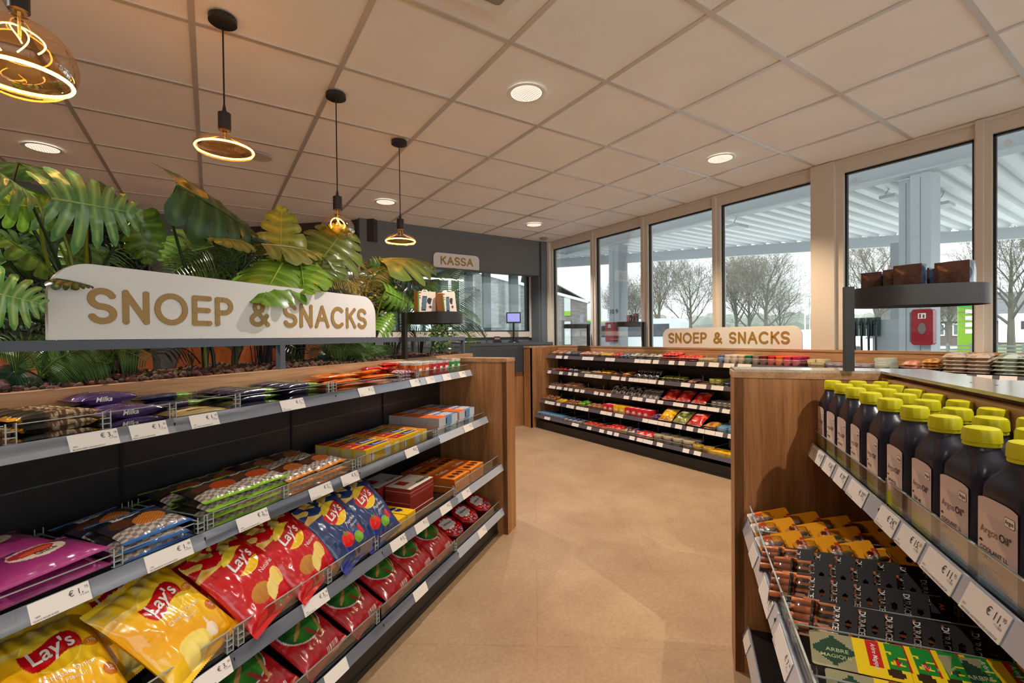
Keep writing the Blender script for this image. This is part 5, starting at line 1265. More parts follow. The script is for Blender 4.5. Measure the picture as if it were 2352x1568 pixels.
# ================================================================ PLANTS IN THE PLANTER
LEAVES=[('P','phil',(-1.852, 0.66, 1.627),(-1.635, 0.6, 1.629),0.267,'cam','glossy',-1.62),
('P','phil',(-1.922, 0.62, 1.622),(-2.047, 0.6, 1.699),0.222,'up','glossy',-1.8),
('P','phil',(-2.088, 0.46, 1.342),(-1.97, 0.42, 1.309),0.184,'cam','glossyb',-1.95),
('P','mons',(-1.795, 0.8, 1.63),(-1.938, 0.8, 1.609),0.147,'cam','bright',-1.7),
('P','mons',(-1.843, 0.85, 1.757),(-1.614, 0.95, 1.8),0.118,'up','dark',-1.6),
('P','mons',(-1.915, 0.75, 1.512),(-1.782, 0.7, 1.402),0.134,'up','mid',-1.75),
('P','mons',(-1.589, 0.95, 1.758),(-1.464, 1.0, 1.736),0.11,'cam','dark',-1.5),
('P','mons',(-1.521, 0.85, 1.691),(-1.481, 0.85, 1.497),0.128,'cam','mid',-1.35),
('P','mons',(-1.919, 0.5, 1.382),(-1.869, 0.44, 1.373),0.079,'up','dark',-1.75),
('P','mons',(-1.726, 0.9, 1.541),(-1.806, 0.9, 1.58),0.129,'cam','dark',-1.6),
('P','mons',(-1.65, 0.9, 1.555),(-1.711, 0.9, 1.428),0.165,'cam','mid',-1.5),
('P','mons',(-1.786, 0.95, 1.513),(-1.875, 0.95, 1.517),0.154,'cam','dark',-1.6),
('P','mons',(-1.906, 0.8, 1.438),(-1.776, 0.9, 1.532),0.137,'cam','dark',-1.8),
('M','mons',(-1.465, 0.72, 1.791),(-1.047, 0.74, 1.702),0.192,'under','dark',-1.33),
('M','mons',(-1.339, 0.85, 1.572),(-1.01, 0.9, 1.703),0.159,'cam','mid',-1.22),
('M','mons',(-1.342, 0.85, 1.59),(-1.442, 0.85, 1.522),0.141,'cam','mid',-1.22),
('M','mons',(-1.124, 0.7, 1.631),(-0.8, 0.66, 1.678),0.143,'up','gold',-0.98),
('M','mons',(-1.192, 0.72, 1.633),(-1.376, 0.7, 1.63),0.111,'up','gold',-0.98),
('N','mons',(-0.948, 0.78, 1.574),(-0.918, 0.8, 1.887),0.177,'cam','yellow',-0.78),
('N','mons',(-0.737, 0.72, 1.636),(-0.566, 0.7, 1.852),0.36,'cam','olive',-0.66),
('N','mons',(-0.737, 0.72, 1.636),(-0.751, 0.7, 1.525),0.27,'cam','olive',-0.66),
('N','mons',(-1.07, 0.64, 1.553),(-1.356, 0.44, 1.366),0.212,'cam','bright',-0.8),
('N','mons',(-0.926, 0.68, 1.587),(-1.123, 0.46, 1.419),0.165,'cam','bright',-0.7),
('N','mons',(-0.87, 0.85, 1.607),(-0.711, 0.9, 1.517),0.196,'cam','dark',-0.75),
('N','mons',(-0.676, 0.9, 1.745),(-0.847, 0.9, 1.746),0.189,'up','mid',-0.75),
('F','mons',(-0.15, 0.82, 1.717),(0.491, 0.8, 1.872),0.118,'up','olive',-0.42),
('F','phil',(-0.036, 0.78, 1.581),(-0.255, 0.8, 1.694),0.26,'cam','mid',-0.45),
('F','phil',(-0.242, 0.7, 1.508),(0.062, 0.66, 1.424),0.215,'cam','bright',-0.4),
('F','phil',(0.169, 0.85, 1.637),(0.59, 0.85, 1.65),0.247,'cam','dark',-0.35),
('F','phil',(0.171, 0.8, 1.481),(0.625, 0.85, 1.688),0.246,'cam','mid',-0.3),
('F','phil',(-0.418, 0.62, 1.259),(-0.268, 0.62, 1.378),0.15,'cam','bright',-0.4),
('F','phil',(-0.106, 0.75, 1.432),(-0.328, 0.75, 1.313),0.197,'cam','dark',-0.45),
]
FRONDS=[('A',(-1.162, 0.8, 1.484),(-1.25, 0.8, 1.593),(-1.39, 0.78, 1.525),0.109,22,'palmdark'),
('A',(-1.156, 0.8, 1.485),(-1.159, 0.8, 1.637),(-1.126, 0.8, 1.681),0.118,24,'palmdark'),
('A',(-1.183, 0.8, 1.482),(-1.307, 0.8, 1.539),(-1.498, 0.75, 1.444),0.085,22,'palm'),
('A',(-1.13, 0.8, 1.488),(-0.995, 0.85, 1.609),(-0.914, 0.8, 1.713),0.093,22,'palm'),
('A',(-1.13, 0.8, 1.468),(-0.942, 0.8, 1.593),(-0.8, 0.78, 1.568),0.088,22,'palmdark'),
('B',(-0.365, 0.75, 1.442),(-0.607, 0.7, 1.541),(-0.846, 0.68, 1.492),0.08,24,'palmlit'),
('B',(-0.365, 0.75, 1.442),(-0.361, 0.72, 1.57),(-0.238, 0.7, 1.65),0.077,24,'palmlit'),
('B',(-0.365, 0.75, 1.442),(-0.547, 0.72, 1.622),(-0.437, 0.72, 1.662),0.082,24,'palmlit'),
('B',(-0.385, 0.75, 1.441),(-0.707, 0.7, 1.417),(-0.95, 0.66, 1.378),0.068,24,'palmdark'),
('G',(0.219, 0.62, 1.263),(0.221, 0.6, 1.507),(0.537, 0.6, 1.738),0.122,26,'palm'),
('G',(0.219, 0.62, 1.263),(0.446, 0.6, 1.492),(0.827, 0.58, 1.618),0.111,26,'palmdark'),
('G',(0.219, 0.62, 1.263),(0.514, 0.6, 1.43),(0.846, 0.58, 1.382),0.1,26,'palm'),
('G',(0.219, 0.62, 1.263),(0.66, 0.6, 1.352),(1.019, 0.58, 1.223),0.138,26,'palmdark'),
('G',(0.241, 0.65, 1.263),(0.126, 0.7, 1.474),(-0.122, 0.72, 1.555),0.108,26,'palmdark'),
('G',(0.27, 0.65, 1.232),(0.068, 0.7, 1.322),(0.018, 0.72, 1.219),0.101,26,'palmdark'),
('G',(0.332, 0.65, 1.216),(0.622, 0.62, 1.293),(0.774, 0.6, 1.16),0.116,26,'palm'),
('H',(-1.518, 0.9, 1.449),(-1.632, 0.9, 1.497),(-1.472, 0.9, 1.587),0.061,20,'palm'),
('U',(-1.885, 0.66, 1.117),(-1.866, 0.62, 1.169),(-1.79, 0.6, 1.204),0.042,28,'fern'),
('U',(-1.885, 0.66, 1.117),(-1.827, 0.62, 1.161),(-1.752, 0.6, 1.15),0.045,28,'fern'),
('U',(-1.885, 0.66, 1.117),(-1.921, 0.64, 1.19),(-1.987, 0.62, 1.203),0.047,28,'fern'),
('U',(-1.885, 0.66, 1.117),(-1.947, 0.6, 1.145),(-1.977, 0.6, 1.125),0.034,28,'fernd'),
('U',(-1.878, 0.66, 1.117),(-1.857, 0.62, 1.126),(-1.832, 0.6, 1.136),0.032,24,'fernd'),
('U',(-1.885, 0.66, 1.117),(-1.849, 0.7, 1.199),(-1.798, 0.7, 1.237),0.043,28,'fern'),
('U2',(-1.681, 0.7, 1.124),(-1.696, 0.66, 1.187),(-1.635, 0.62, 1.153),0.042,30,'fern'),
('U2',(-1.693, 0.7, 1.125),(-1.742, 0.66, 1.196),(-1.846, 0.62, 1.197),0.035,30,'fern'),
('V',(-0.709, 0.62, 1.104),(-0.762, 0.6, 1.168),(-0.894, 0.6, 1.193),0.053,24,'fern'),
('V',(-0.709, 0.62, 1.104),(-0.656, 0.58, 1.165),(-0.632, 0.55, 1.096),0.055,24,'fern'),
('V',(-0.709, 0.62, 1.104),(-0.698, 0.6, 1.189),(-0.523, 0.6, 1.209),0.054,24,'fern'),
('V',(-0.676, 0.62, 1.102),(-0.524, 0.6, 1.147),(-0.323, 0.6, 1.169),0.043,24,'fern'),
('V',(-0.758, 0.66, 1.102),(-0.802, 0.66, 1.169),(-0.875, 0.66, 1.129),0.052,24,'fernd'),
('V',(-0.56, 0.66, 1.096),(-0.628, 0.66, 1.153),(-0.757, 0.66, 1.146),0.061,24,'fernd'),
('W',(-1.297, 0.85, 1.121),(-1.4, 0.8, 1.187),(-1.503, 0.75, 1.166),0.068,9,'bladed'),
('W2',(-0.865, 0.85, 1.193),(-0.885, 0.8, 1.193),(-0.869, 0.72, 1.139),0.077,9,'bladed'),
]

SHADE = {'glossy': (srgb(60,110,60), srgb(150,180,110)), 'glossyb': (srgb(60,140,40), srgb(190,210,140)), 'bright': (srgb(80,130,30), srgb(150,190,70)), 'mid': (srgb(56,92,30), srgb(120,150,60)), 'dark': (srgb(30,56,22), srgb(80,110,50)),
         'gold': (srgb(96,110,44), srgb(170,160,80)), 'yellow': (srgb(120,130,30), srgb(190,190,80)), 'olive': (srgb(84,104,34), srgb(150,160,80)), 'palm': (srgb(60,96,40), srgb(110,140,60)), 'palmdark': (srgb(26,46,26), srgb(60,90,50)), 'palmlit': (srgb(110,104,40), srgb(190,160,70)),  # golden leaf tones here have the orange lamp light put into their colour
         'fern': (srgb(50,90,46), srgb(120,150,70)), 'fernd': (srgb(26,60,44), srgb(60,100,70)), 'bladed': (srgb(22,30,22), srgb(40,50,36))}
CAMD = Vector((-2.62, -1.03, 1.22))
def leafmesh(kind, L, Wd, shade, seed, droop=.18, fold=.25):
    base, light = SHADE[shade]; mb = MB(); rn = random.Random(seed); lob = 6 if kind == 'mons' else 8; NV = 9
    def hw(u):
        if kind == 'mons': return .004+ Wd/2*(min(1, (u+.16)/.42)**.5)*(1-max(0, u-.22)**1.6*1.45)
        return .004+Wd/2*(min(1, (u+.2)/.5)**.6)*(1-max(0, u-.2)**1.5*1.35)
    def shp(x, y):
        z = -fold*abs(x)*.5 - droop*((y/L)**2)*L*.6 + .10*L*math.sin(3*x/Wd)*0; z -= (abs(x)/(Wd/2))**2*Wd*.10; return z
    for sg in (-1, 1):
        for i in range(lob):
            u0, u1 = i/lob, (i+1)/lob; um = (u0+u1)/2; wl = hw(um)*rn.uniform(.9, 1.06); gap = (rn.uniform(.12, .42) if kind == 'mons' else .42); split = rn.uniform(.42, .68) if kind == 'mons' else .42
            if kind == 'mons' and rn.random() < .35: gap = 0
            lean_ = -.35+1.0*um**.7 if kind == 'mons' else -.6+1.4*um**.8
            def pt(a, v):
                aa = a
                if v > split: aa = a*(1-gap*((v-split)/(1-split))**.6)
                if v > .86 and gap > 0: aa *= 1-(.3 if kind == 'mons' else .5)*((v-.86)/.14)**2
                ve = v*(1-.06*a*a)
                uu = max(0, min(1, um+aa*(u1-u0)/2)); w2 = hw(uu)*(1+(wl/hw(um)-1)*(1 if gap else 0)); ln = (-.45+1.15*uu**.7) if kind == 'mons' else (-.7+1.5*uu**.75)
                x = sg*w2*ve; y = L*(uu*.95)+w2*ve*ln*(.55+.6*ve)
                cur = .35*w2*(ve**3)*(.5 if kind == 'mons' else .9)
                return (x*(1-.04*ve), y, shp(x, y)-cur + (.012*Wd*(a*a) if v > .1 else 0) + .02*Wd*noise.noise((x*8/Wd, y*8/L, seed)))
            def cf(a, b):
                a2 = abs(2*a-1); k = .0
                c = lerp(base, light, .25+.35*noise.noise((a*2+i, b*3, seed)))
                if a2 < .18 and b < .85: c = lerp(c, light, .75)
                return c
            mb.grid(4, NV, lambda a, b: pt(2*a-1, b), 0, cf, flip=sg < 0)
    tp = []
    for k in range(12):
        y = L*k/12*1.02; tp.append((0, y, shp(0, y)+.0012))
    rr_ = [max(.0008, .0035*L/.2*(1-k/12)) for k in range(12)]
    mb.tube(tp, rr_, 5, 0, light)
    return mb
def orient(p, q, mode, roll=0):
    p, q = Vector(p), Vector(q); y = (q-p); L = y.length; y.normalize()
    tgt = (CAMD-p).normalized() if mode in ('cam', 'under') else Vector((0, -.25, 1))
    if mode == 'cam': tgt = (tgt*1.0+Vector((0, 0, .35))).normalized()
    if mode == 'under': tgt = -(tgt*.55+Vector((0, 0, -.8))).normalized(); tgt = Vector((.2, -.9, .45))
    x = y.cross(tgt).normalized(); z = x.cross(y)
    M = Matrix.Identity(4)
    for i in range(3): M[i][0] = x[i]; M[i][1] = y[i]; M[i][2] = z[i]; M[i][3] = p[i]
    return M, L
def bez(p, q, up, n=9, sag=.3):
    p, q = Vector(p), Vector(q); c1 = p+Vector((0,0,1))*((q-p).length*.55); c2 = q-up*((q-p).length*sag)
    return [p*(1-t)**3+c1*3*t*(1-t)**2+c2*3*t*t*(1-t)+q*t**3 for t in [k/n for k in range(n+1)]]
PLANTS = {'P': ('philodendron', 'large leafy philodendron with glossy lobed leaves at the far left of the planter', 'plant'), 'M': ('monstera_plant', 'tall split leaf monstera arching up left of centre behind the white sign', 'plant'),
          'N': ('monstera_plant', 'bushy monstera with yellow green split leaves, one tip hanging over the sign', 'plant'), 'F': ('philodendron', 'green lobed plant between the white sign and the left tray stand', 'plant'),
          'A': ('palm_plant', 'feathery dark palm behind the middle of the white sign', 'plant'), 'B': ('palm_plant', 'small palm with orange lit fronds at the right end of the white sign', 'plant'), 'G': ('palm_plant', 'palm with long fronds spreading around the left tray stand', 'plant'),
          'H': ('palm_plant', 'thin bamboo like plant at left behind the big leaves', 'plant'), 'U': ('fern', 'dark green fern under the grey rail at the far left', 'fern'), 'U2': ('fern', 'small light fern frond left of the black stems under the rail', 'fern'),
          'V': ('fern', 'bushy fern under the grey rail right of its middle post', 'fern'), 'W': ('palm_plant', 'dark hanging palm fan under the rail left of the middle', 'plant'), 'W2': ('palm_plant', 'dark hanging palm fan just right of the middle rail post', 'plant')}
FOOT = {'P': (-1.72,.78), 'M': (-1.30,.80), 'N': (-.83,.80), 'F': (-.33,.74), 'A': (-1.15,.84), 'B': (-.40,.82), 'G': (.22,.66), 'H': (-1.52,.88), 'U': (-1.885,.66), 'U2': (-1.68,.72), 'V': (-.70,.64), 'W': (-1.25,.88), 'W2': (-.86,.90)}
ROOTS = {k: empty(v[0], ML @ T(FOOT[k][0], FOOT[k][1], 1.07), v[1], v[2]) for k, v in PLANTS.items()}
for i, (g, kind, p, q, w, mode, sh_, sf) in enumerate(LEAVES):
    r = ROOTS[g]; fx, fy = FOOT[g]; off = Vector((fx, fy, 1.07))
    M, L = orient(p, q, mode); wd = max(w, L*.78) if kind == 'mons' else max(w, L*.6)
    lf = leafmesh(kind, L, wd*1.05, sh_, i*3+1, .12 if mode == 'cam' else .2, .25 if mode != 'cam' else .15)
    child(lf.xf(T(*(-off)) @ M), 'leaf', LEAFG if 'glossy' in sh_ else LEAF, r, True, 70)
    pts = bez(Vector((fx+random.uniform(-.03,.03), fy+random.uniform(-.02,.02), 1.06))-off, Vector(p)-off, (Vector(q)-Vector(p)).normalized()*.4+Vector((0,0,.7)))
    child(MB().tube(pts, [.0075-.004*k/9 for k in range(10)], 8, 0, SHADE['dark' if i % 3 else 'yellow'][0]), 'stem', LEAF, r, True)
def frond(a, b, c, w, n, shade, off, fern=False):
    base, light = SHADE[shade]; mb = MB(); a, b, c = Vector(a)-off, Vector(b)-off, Vector(c)-off
    pts = [a*(1-t)**2+b*2*t*(1-t)+c*t*t for t in [k/16 for k in range(17)]]
    # control point adjusted so the curve passes near b
    b2 = b*2-(a+c)*.5; pts = [a*(1-t)**2+b2*2*t*(1-t)+c*t*t for t in [k/16 for k in range(17)]]
    mb.tube(pts, [.0028-.0018*k/16 for k in range(17)], 5, 0, light)
    view = (CAMD-off-b).normalized(); LL = sum((q-p).length for p, q in zip(pts, pts[1:]))
    for i in range(n):
        t = .12+.88*(i+.5)/n; k = t*16; j = min(15, int(k)); p = pts[j].lerp(pts[j+1], k-j); d = (pts[j+1]-pts[j]).normalized()
        up = (view*.6+Vector((0,0,.5))).normalized(); s = d.cross(up).normalized()
        ln = w*(.35+1.1*math.sin(PI*(t*.82+.12)))*(1.35 if fern else 1.0); wd = (LL/n)*(.9 if fern else .42)
        for sg in (-1, 1):
            dr = (s*sg+d*(.35 if fern else .55)+Vector((0,0,-.12))).normalized(); pw = d
            tip = p+dr*ln+Vector((0,0,-ln*.25)); m1 = p+dr*ln*.45; nn = up*wd*.35
            cc = lerp(base, light, random.random()*.6)
            v = [mb.vert(q) for q in (p-pw*wd*.2, m1-pw*wd*.55, tip, m1+pw*wd*.55, p+pw*wd*.2, m1+nn)]
            mb.face((v[0], v[1], v[5]), 0, cc); mb.face((v[1], v[2], v[5]), 0, cc); mb.face((v[2], v[3], v[5]), 0, lerp(cc, light, .2)); mb.face((v[3], v[4], v[5]), 0, lerp(cc, light, .2)); mb.face((v[4], v[0], v[5]), 0, cc)
    return mb
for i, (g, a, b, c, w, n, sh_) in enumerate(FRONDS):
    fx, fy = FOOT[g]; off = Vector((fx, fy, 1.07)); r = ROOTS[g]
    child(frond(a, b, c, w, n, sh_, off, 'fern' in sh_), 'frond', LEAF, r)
    if a[2] > 1.15: child(MB().tube(bez(Vector((fx+random.uniform(-.02,.02), fy, 1.06))-off, Vector(a)-off, Vector((0,0,.6))), .0035, 6, 0, SHADE[sh_][0]), 'stem', LEAF, r, True)
DST = mat('dark_stem', srgb(34,34,32), .4)
def clump(x, y, n, h, sp, r, lb, rnds):
    rn = random.Random(rnds); e = empty('cane_plant', ML @ T(x, y, 1.05), lb, 'plant')
    for k in range(n):
        a = rn.uniform(0, 2*PI); q = rn.uniform(.3, 1)*sp
        child(MB().tube([(math.cos(a)*r*2.2, math.sin(a)*r*2.2, 0), (math.cos(a)*(r*2.2+q*.25), math.sin(a)*q*.25+math.sin(a)*r*2, h*.5), (math.cos(a)*q, math.sin(a)*q, h)], [r, r*.85, r*.6], 8), 'stem', DST, e, True)
clump(-1.60, .80, 9, .15, .07, .010, 'thick black stem clump under the rail left of the plywood chair', 1)
clump(-1.02, .82, 8, .15, .05, .0055, 'thin black cane stems left of the middle rail post', 2)
clump(-.80, .84, 9, .15, .06, .009, 'black stem clump right of the middle rail post', 3)
clump(-.05, .80, 9, .14, .07, .011, 'dark stem clump left of the tray stand post', 4)
clump(.30, .80, 7, .14, .03, .005, 'thin dark canes right of the tray stand post', 5)
clump(-1.86, .76, 6, .15, .06, .008, 'dark stem clump hidden behind the left fern', 6)
# bushy filler foliage of small leaves (green plants right of the stand and at far left)
def bush(x, y, z, rx, rz, n, shade, lb, sd):
    rn = random.Random(sd); e = empty('leafy_shrub', ML @ T(x, y, 1.07), lb, 'shrub'); mb = MB(); base, light = SHADE[shade]
    for k in range(n):
        u, v, w_ = rn.gauss(0, .45), rn.gauss(0, .4), rn.uniform(-1, 1)
        p = Vector((u*rx, v*rx*.6, z-1.07+w_*rz*(1-min(1, u*u)))); a = rn.uniform(0, 2*PI); L = rn.uniform(.02, .045); d = Vector((math.cos(a), math.sin(a)*.6, rn.uniform(-.5,.8))).normalized(); s = d.cross(Vector((rn.uniform(-.3,.3), -1, .3))).normalized()*L*.22
        cc = lerp(base, light, rn.random()); mb.face([mb.vert(q) for q in (p, p+d*L*.5-s, p+d*L, p+d*L*.5+s)], 0, cc)
    for k in range(6): mb.tube([(rn.uniform(-.02,.02), 0, 0), (rn.uniform(-.3,.3)*rx, rn.uniform(-.3,.3)*rx*.5, z-1.07+rn.uniform(-.2,.5)*rz)], .002, 5, 0, base)
    child(mb, 'foliage', LEAF, e)
bush(.30, .62, 1.22, .16, .12, 420, 'palm', 'small leaved shrub under the left tray', 1)
bush(-.62, .72, 1.17, .14, .06, 160, 'fernd', 'low dark shrub inside the fern under the rail', 2)
bush(-.28, .80, 1.50, .22, .12, 420, 'palmlit', 'shrub with fine orange lit leaves above the right end of the sign', 3)
bush(-1.02, .86, 1.50, .25, .10, 360, 'palmdark', 'fine leaved dark shrub above the middle of the sign', 4)
# ================================================================ OUTSIDE
ASPH = mat('asphalt', srgb(186,186,184), .85, var=.1, vscale=.6)
tag(MB().box(4.2, -60, -.12, 260, 140, -.06).box(-30, -60, -.12, 4.2, -3.65, -.06).build('forecourt', ASPH), None); bpy.data.objects['forecourt']['kind'] = 'structure'
gr = MB().box(34, -40, -.06, 120, 10.5, -.02).box(60, 10.5, -.06, 160, 90, -.02); o = gr.build('grass_verge', mat('grass', srgb(84,100,58), .9, var=.25, vscale=.8)); o['kind'] = 'structure'
MET = mat('white_sheet_metal', srgb(214,218,220), .45, .05); METG = mat('pale_grey_steel', srgb(186,192,196), .5)
def ex(y): return 10.07+(12.71-y)*.755
cn = empty('forecourt_canopy', T(0, 0, 0), 'white corrugated canopy roof over the forecourt outside the windows', 'canopy')
dk = MB(); y = -9.0; prev = None; P = .32
while y < 17.5:
    prof = [(y, 3.98), (y+.07, 3.98), (y+.12, 3.89), (y+.25, 3.89), (y+P-.02, 3.98)]
    for (ya, za), (yb, zb_) in zip(prof, prof[1:]+[(y+P, 3.98)]):
        xe, xf_ = max(4.4, ex(ya)), max(4.4, ex(yb))
        dk.face([dk.vert(p) for p in ((4.3, ya, za), (4.3, yb, zb_), (xf_, yb, zb_), (xe, ya, za))])
    y += P
dk.face([dk.vert(p) for p in ((4.3, -9, 4.05), (4.3, 17.4, 4.05), (max(4.4, ex(17.4)), 17.4, 4.05), (ex(-9), -9, 4.05))])
child(dk, 'corrugated_deck', MET, cn)
bm_ = MB().box(8.83, -9, 3.60, 9.07, 14.2, 3.63).box(8.94, -9, 3.62, 8.96, 14.2, 3.88).box(8.83, -9, 3.86, 9.07, 14.2, 3.89); child(bm_, 'main_beam', METG, cn)
bm2 = MB().bar((ex(-9)-.05, -9, 3.75), (ex(17)-.05, 17, 3.75), .1, .30); child(bm2, 'edge_beam', METG, cn)
def column(x0, y0, x1, y1, zt, lb, num=None):
    c = empty('canopy_column', T(x0, y0, -.06), lb, 'column')
    child(MB().box(0, 0, 0, x1-x0, y1-y0, zt+.06), 'shaft', METG, c)
    child(MB().box(-.004, (y1-y0)/2-.003, 0, 0, (y1-y0)/2+.003, zt), 'seam', mat('seam_grey', srgb(120,126,130), .5), c)
    if num:
        g = MB(); add_text(g, num, .17, lambda a, b: (-.006, (y1-y0)/2-a, 1.90+b), 0, bold=.02); child(g, 'numbers', INK, c)
    return c
column(8.95, 8.55, 9.29, 8.90, 3.6, 'slim grey canopy column with the numbers 10 9', '10 9')
column(9.12, 2.56, 9.40, 2.74, 3.60, 'narrow grey column part behind the wide one'); column(8.95, 2.31, 9.38, 2.55, 3.60, 'wide grey canopy column seen through the window behind the right tray')
pb2 = empty('pump_cabinet', T(12.9, 3.56, -.06), 'grey fuel pump cabinet with hanging nozzles left of the wide column', 'fuel pump')
child(MB().box(-.55, -.1, 0, .5, .3, 3.2).box(-.9, 0, 0, -.3, .5, 1.55), 'cabinet', mat('pump_grey', srgb(168,174,178), .45), pb2)
for k in range(4):
    child(MB().tube([(-.98, .52-.0, 1.55), (-1.02, .53+.0, 1.45)], .03, 8).xf(T(0, .13*k-.1, 0)), 'nozzle_grip', mat('nozzle_green' if k == 3 else 'nozzle_black', srgb(20,70,60) if k == 3 else srgb(30,32,36), .4), pb2)
    child(MB().tube([(-1.0, .5, 1.5), (-1.03, .5, 1.15), (-1.0, .5, .3)], .022, 6).xf(T(0, .13*k-.1, 0)), 'hose', BLKPL, pb2)
    child(MB().box(-1.0, .45, 1.2, -.92, .55, 1.6).xf(T(0, .13*k-.1, 0)), 'nozzle_holder', mat('holder_green', srgb(28,60,52), .4), pb2)
def redbox(M, w, h, lb):
    r = empty('extinguisher_box', M, lb, 'fire extinguisher box')
    child(MB().prism([(x, z) for x, z in rrect(w, h, .04)], -.16, 0), 'cabinet', mat('red_cabinet', srgb(150,16,34), .35), r)
    child(MB().box(-w/2-.03, -.12, -h/2+.04, -w/2, 0, h/2-.04), 'hinge_side', mat('hinge_grey', srgb(110,112,116), .5), r)
    g = MB(); P = [(.045*math.cos(a), .085*math.sin(a)-.02) for a in [k*PI/10 for k in range(20)]]; g.prism(P, -.165, -.16); child(g, 'oval_window', mat('oval_pane', srgb(120,110,108), .2), r)
    g = MB().box(-.045, -.164, h/2-.14, .045, -.16, h/2-.06); child(g, 'pictogram', WHITE, r)
    child(MB().box(-.03, -.166, h/2-.13, -.01, -.164, h/2-.07).box(.01, -.166, h/2-.13, .03, -.164, h/2-.08), 'pictogram_marks', mat('red_cabinet', (0,0,0)), r)
redbox(T(8.95, 2.37, 1.29) @ RZ(-PI/2), .25, .53, 'red fire extinguisher box mounted on the wide canopy column')
redbox(T(8.95, 8.74, 1.30) @ RZ(-PI/2), .30, .52, 'red fire extinguisher box on the slim numbered column')
sg_ = tag(MB().box(0, -.3, 0, .05, .28, .85).xf(T(10.35, 9.98, 2.30)).build('column_sign_panel', METG), 'blank grey sign panel mounted behind the slim column', 'sign')
for i, (x, y, z, lb) in enumerate(((8.6,10.6,3.66,'canopy floodlight seen through the leftmost window'),(9.6,9.2,3.66,'canopy floodlight right of the slim column'),(12.0,2.9,3.72,'canopy floodlight right of the wide column'),(10.6,3.3,3.74,'small canopy lamp left of the wide column'),(8.95,5.3,3.42,'grey canopy lamp box hanging on the main beam'))):
    f = empty('canopy_light', T(x, y, z), lb, 'outdoor lamp', 'canopy lamps')
    child(MB().box(-.2, -.12, -.06, .2, .12, .0), 'lamp_housing', mat('lamp_grey', srgb(190,194,196), .4), f); child(MB().tube([(0,0,0),(.05,.1,.08),(0,.02,.16),(0,0,.24)], .012, 6), 'bracket', METG, f)
# brick building with tiled roof
def brickm():
    m, nt, b = nodes('pale_brick'); tc = nt.nodes.new('ShaderNodeTexCoord'); mp = nt.nodes.new('ShaderNodeMapping'); mp.inputs['Rotation'].default_value = (PI/2, 0, 0)
    br = nt.nodes.new('ShaderNodeTexBrick'); br.inputs['Scale'].default_value = 1; br.inputs['Brick Width'].default_value = .22; br.inputs['Row Height'].default_value = .07; br.inputs['Mortar Size'].default_value = .006
    br.inputs['Color1'].default_value = (*srgb(150,144,140), 1); br.inputs['Color2'].default_value = (*srgb(126,120,118), 1); br.inputs['Mortar'].default_value = (*srgb(120,116,112), 1)
    nt.links.new(tc.outputs['Object'], mp.inputs['Vector']); nt.links.new(mp.outputs[0], br.inputs['Vector']); nt.links.new(br.outputs[0], b.inputs['Base Color']); b.inputs['Roughness'].default_value = .9; return m
BRK = brickm()
ROOFT = mat('grey_roof_tiles', srgb(88,88,88), .8, var=.2, vscale=5)
bd = empty('brick_building', T(12.5, 15.9, -.06) @ RZ(math.radians(-33)), 'pale brick building with grey tiled roof seen through the leftmost window', 'building')
child(MB().prism([(-4, 0), (1.55, 0), (1.55, 2.72), (0, 3.15), (-4, 4.3)], 0, 8), 'brick_wall', BRK, bd)
child(MB().bar((-4, -.02, 4.33), (1.62, -.02, 2.74), .06, .12), 'roof_edge', WHITE, bd)
rf = MB()
for k in range(34):
    y0 = -.0+k*.24; 
    rf.face([rf.vert(p) for p in ((1.7, y0, 2.70), (1.7, y0+.12, 2.76), (-1.2, y0+.12, 4.36), (-1.2, y0, 4.30))]); rf.face([rf.vert(p) for p in ((1.7, y0+.12, 2.76), (1.7, y0+.24, 2.70), (-1.2, y0+.24, 4.30), (-1.2, y0+.12, 4.36))])
child(rf, 'tiled_roof', ROOFT, bd)
child(MB().box(.55, -.03, .9, .82, -.0, 1.9).box(.55, -.03, 2.35, .82, 0, 2.95), 'tall_window', mat('pane_white', srgb(220,228,226), .2), bd); child(MB().box(.55, -.035, 2.15, .82, -.0, 2.35), 'lime_panel', mat('lime_panel', srgb(150,200,60), .5), bd)
child(MB().box(.46, -.04, .85, .55, 0, 1.95).box(.82, -.04, .85, .86, 0, 1.95), 'window_frame', mat('window_dark', srgb(80,86,90), .5), bd)
sf_ = empty('shop_front', T(14.1, 15.9, -.06) @ RZ(math.radians(31)), 'white shop fascia with yellow and green stripe beyond the second window', 'shop front')
child(MB().box(0, 0, 2.05, 5.2, .2, 2.72), 'fascia', WHITE, sf_); child(MB().box(0, -.01, 1.98, 5.2, .2, 2.05), 'yellow_stripe', mat('stripe_yellow', srgb(215,210,50), .5), sf_); child(MB().box(0, -.01, 1.86, 5.2, .2, 1.98), 'green_stripe', mat('stripe_green', srgb(30,150,110), .5), sf_)
child(MB().box(0, .2, 0, 5.2, .3, 1.9), 'shop_wall', mat('shop_grey', srgb(176,188,186), .5), sf_)
for x in (.1, .45, 1.5, 1.9): child(MB().box(x, .12, 0, x+.1, .2, 1.9), 'white_pilaster', WHITE, sf_)
child(MB().box(2.6, .15, 0, 3.1, .2, 1.6), 'dark_door', mat('door_slate', srgb(86,96,104), .4), sf_)
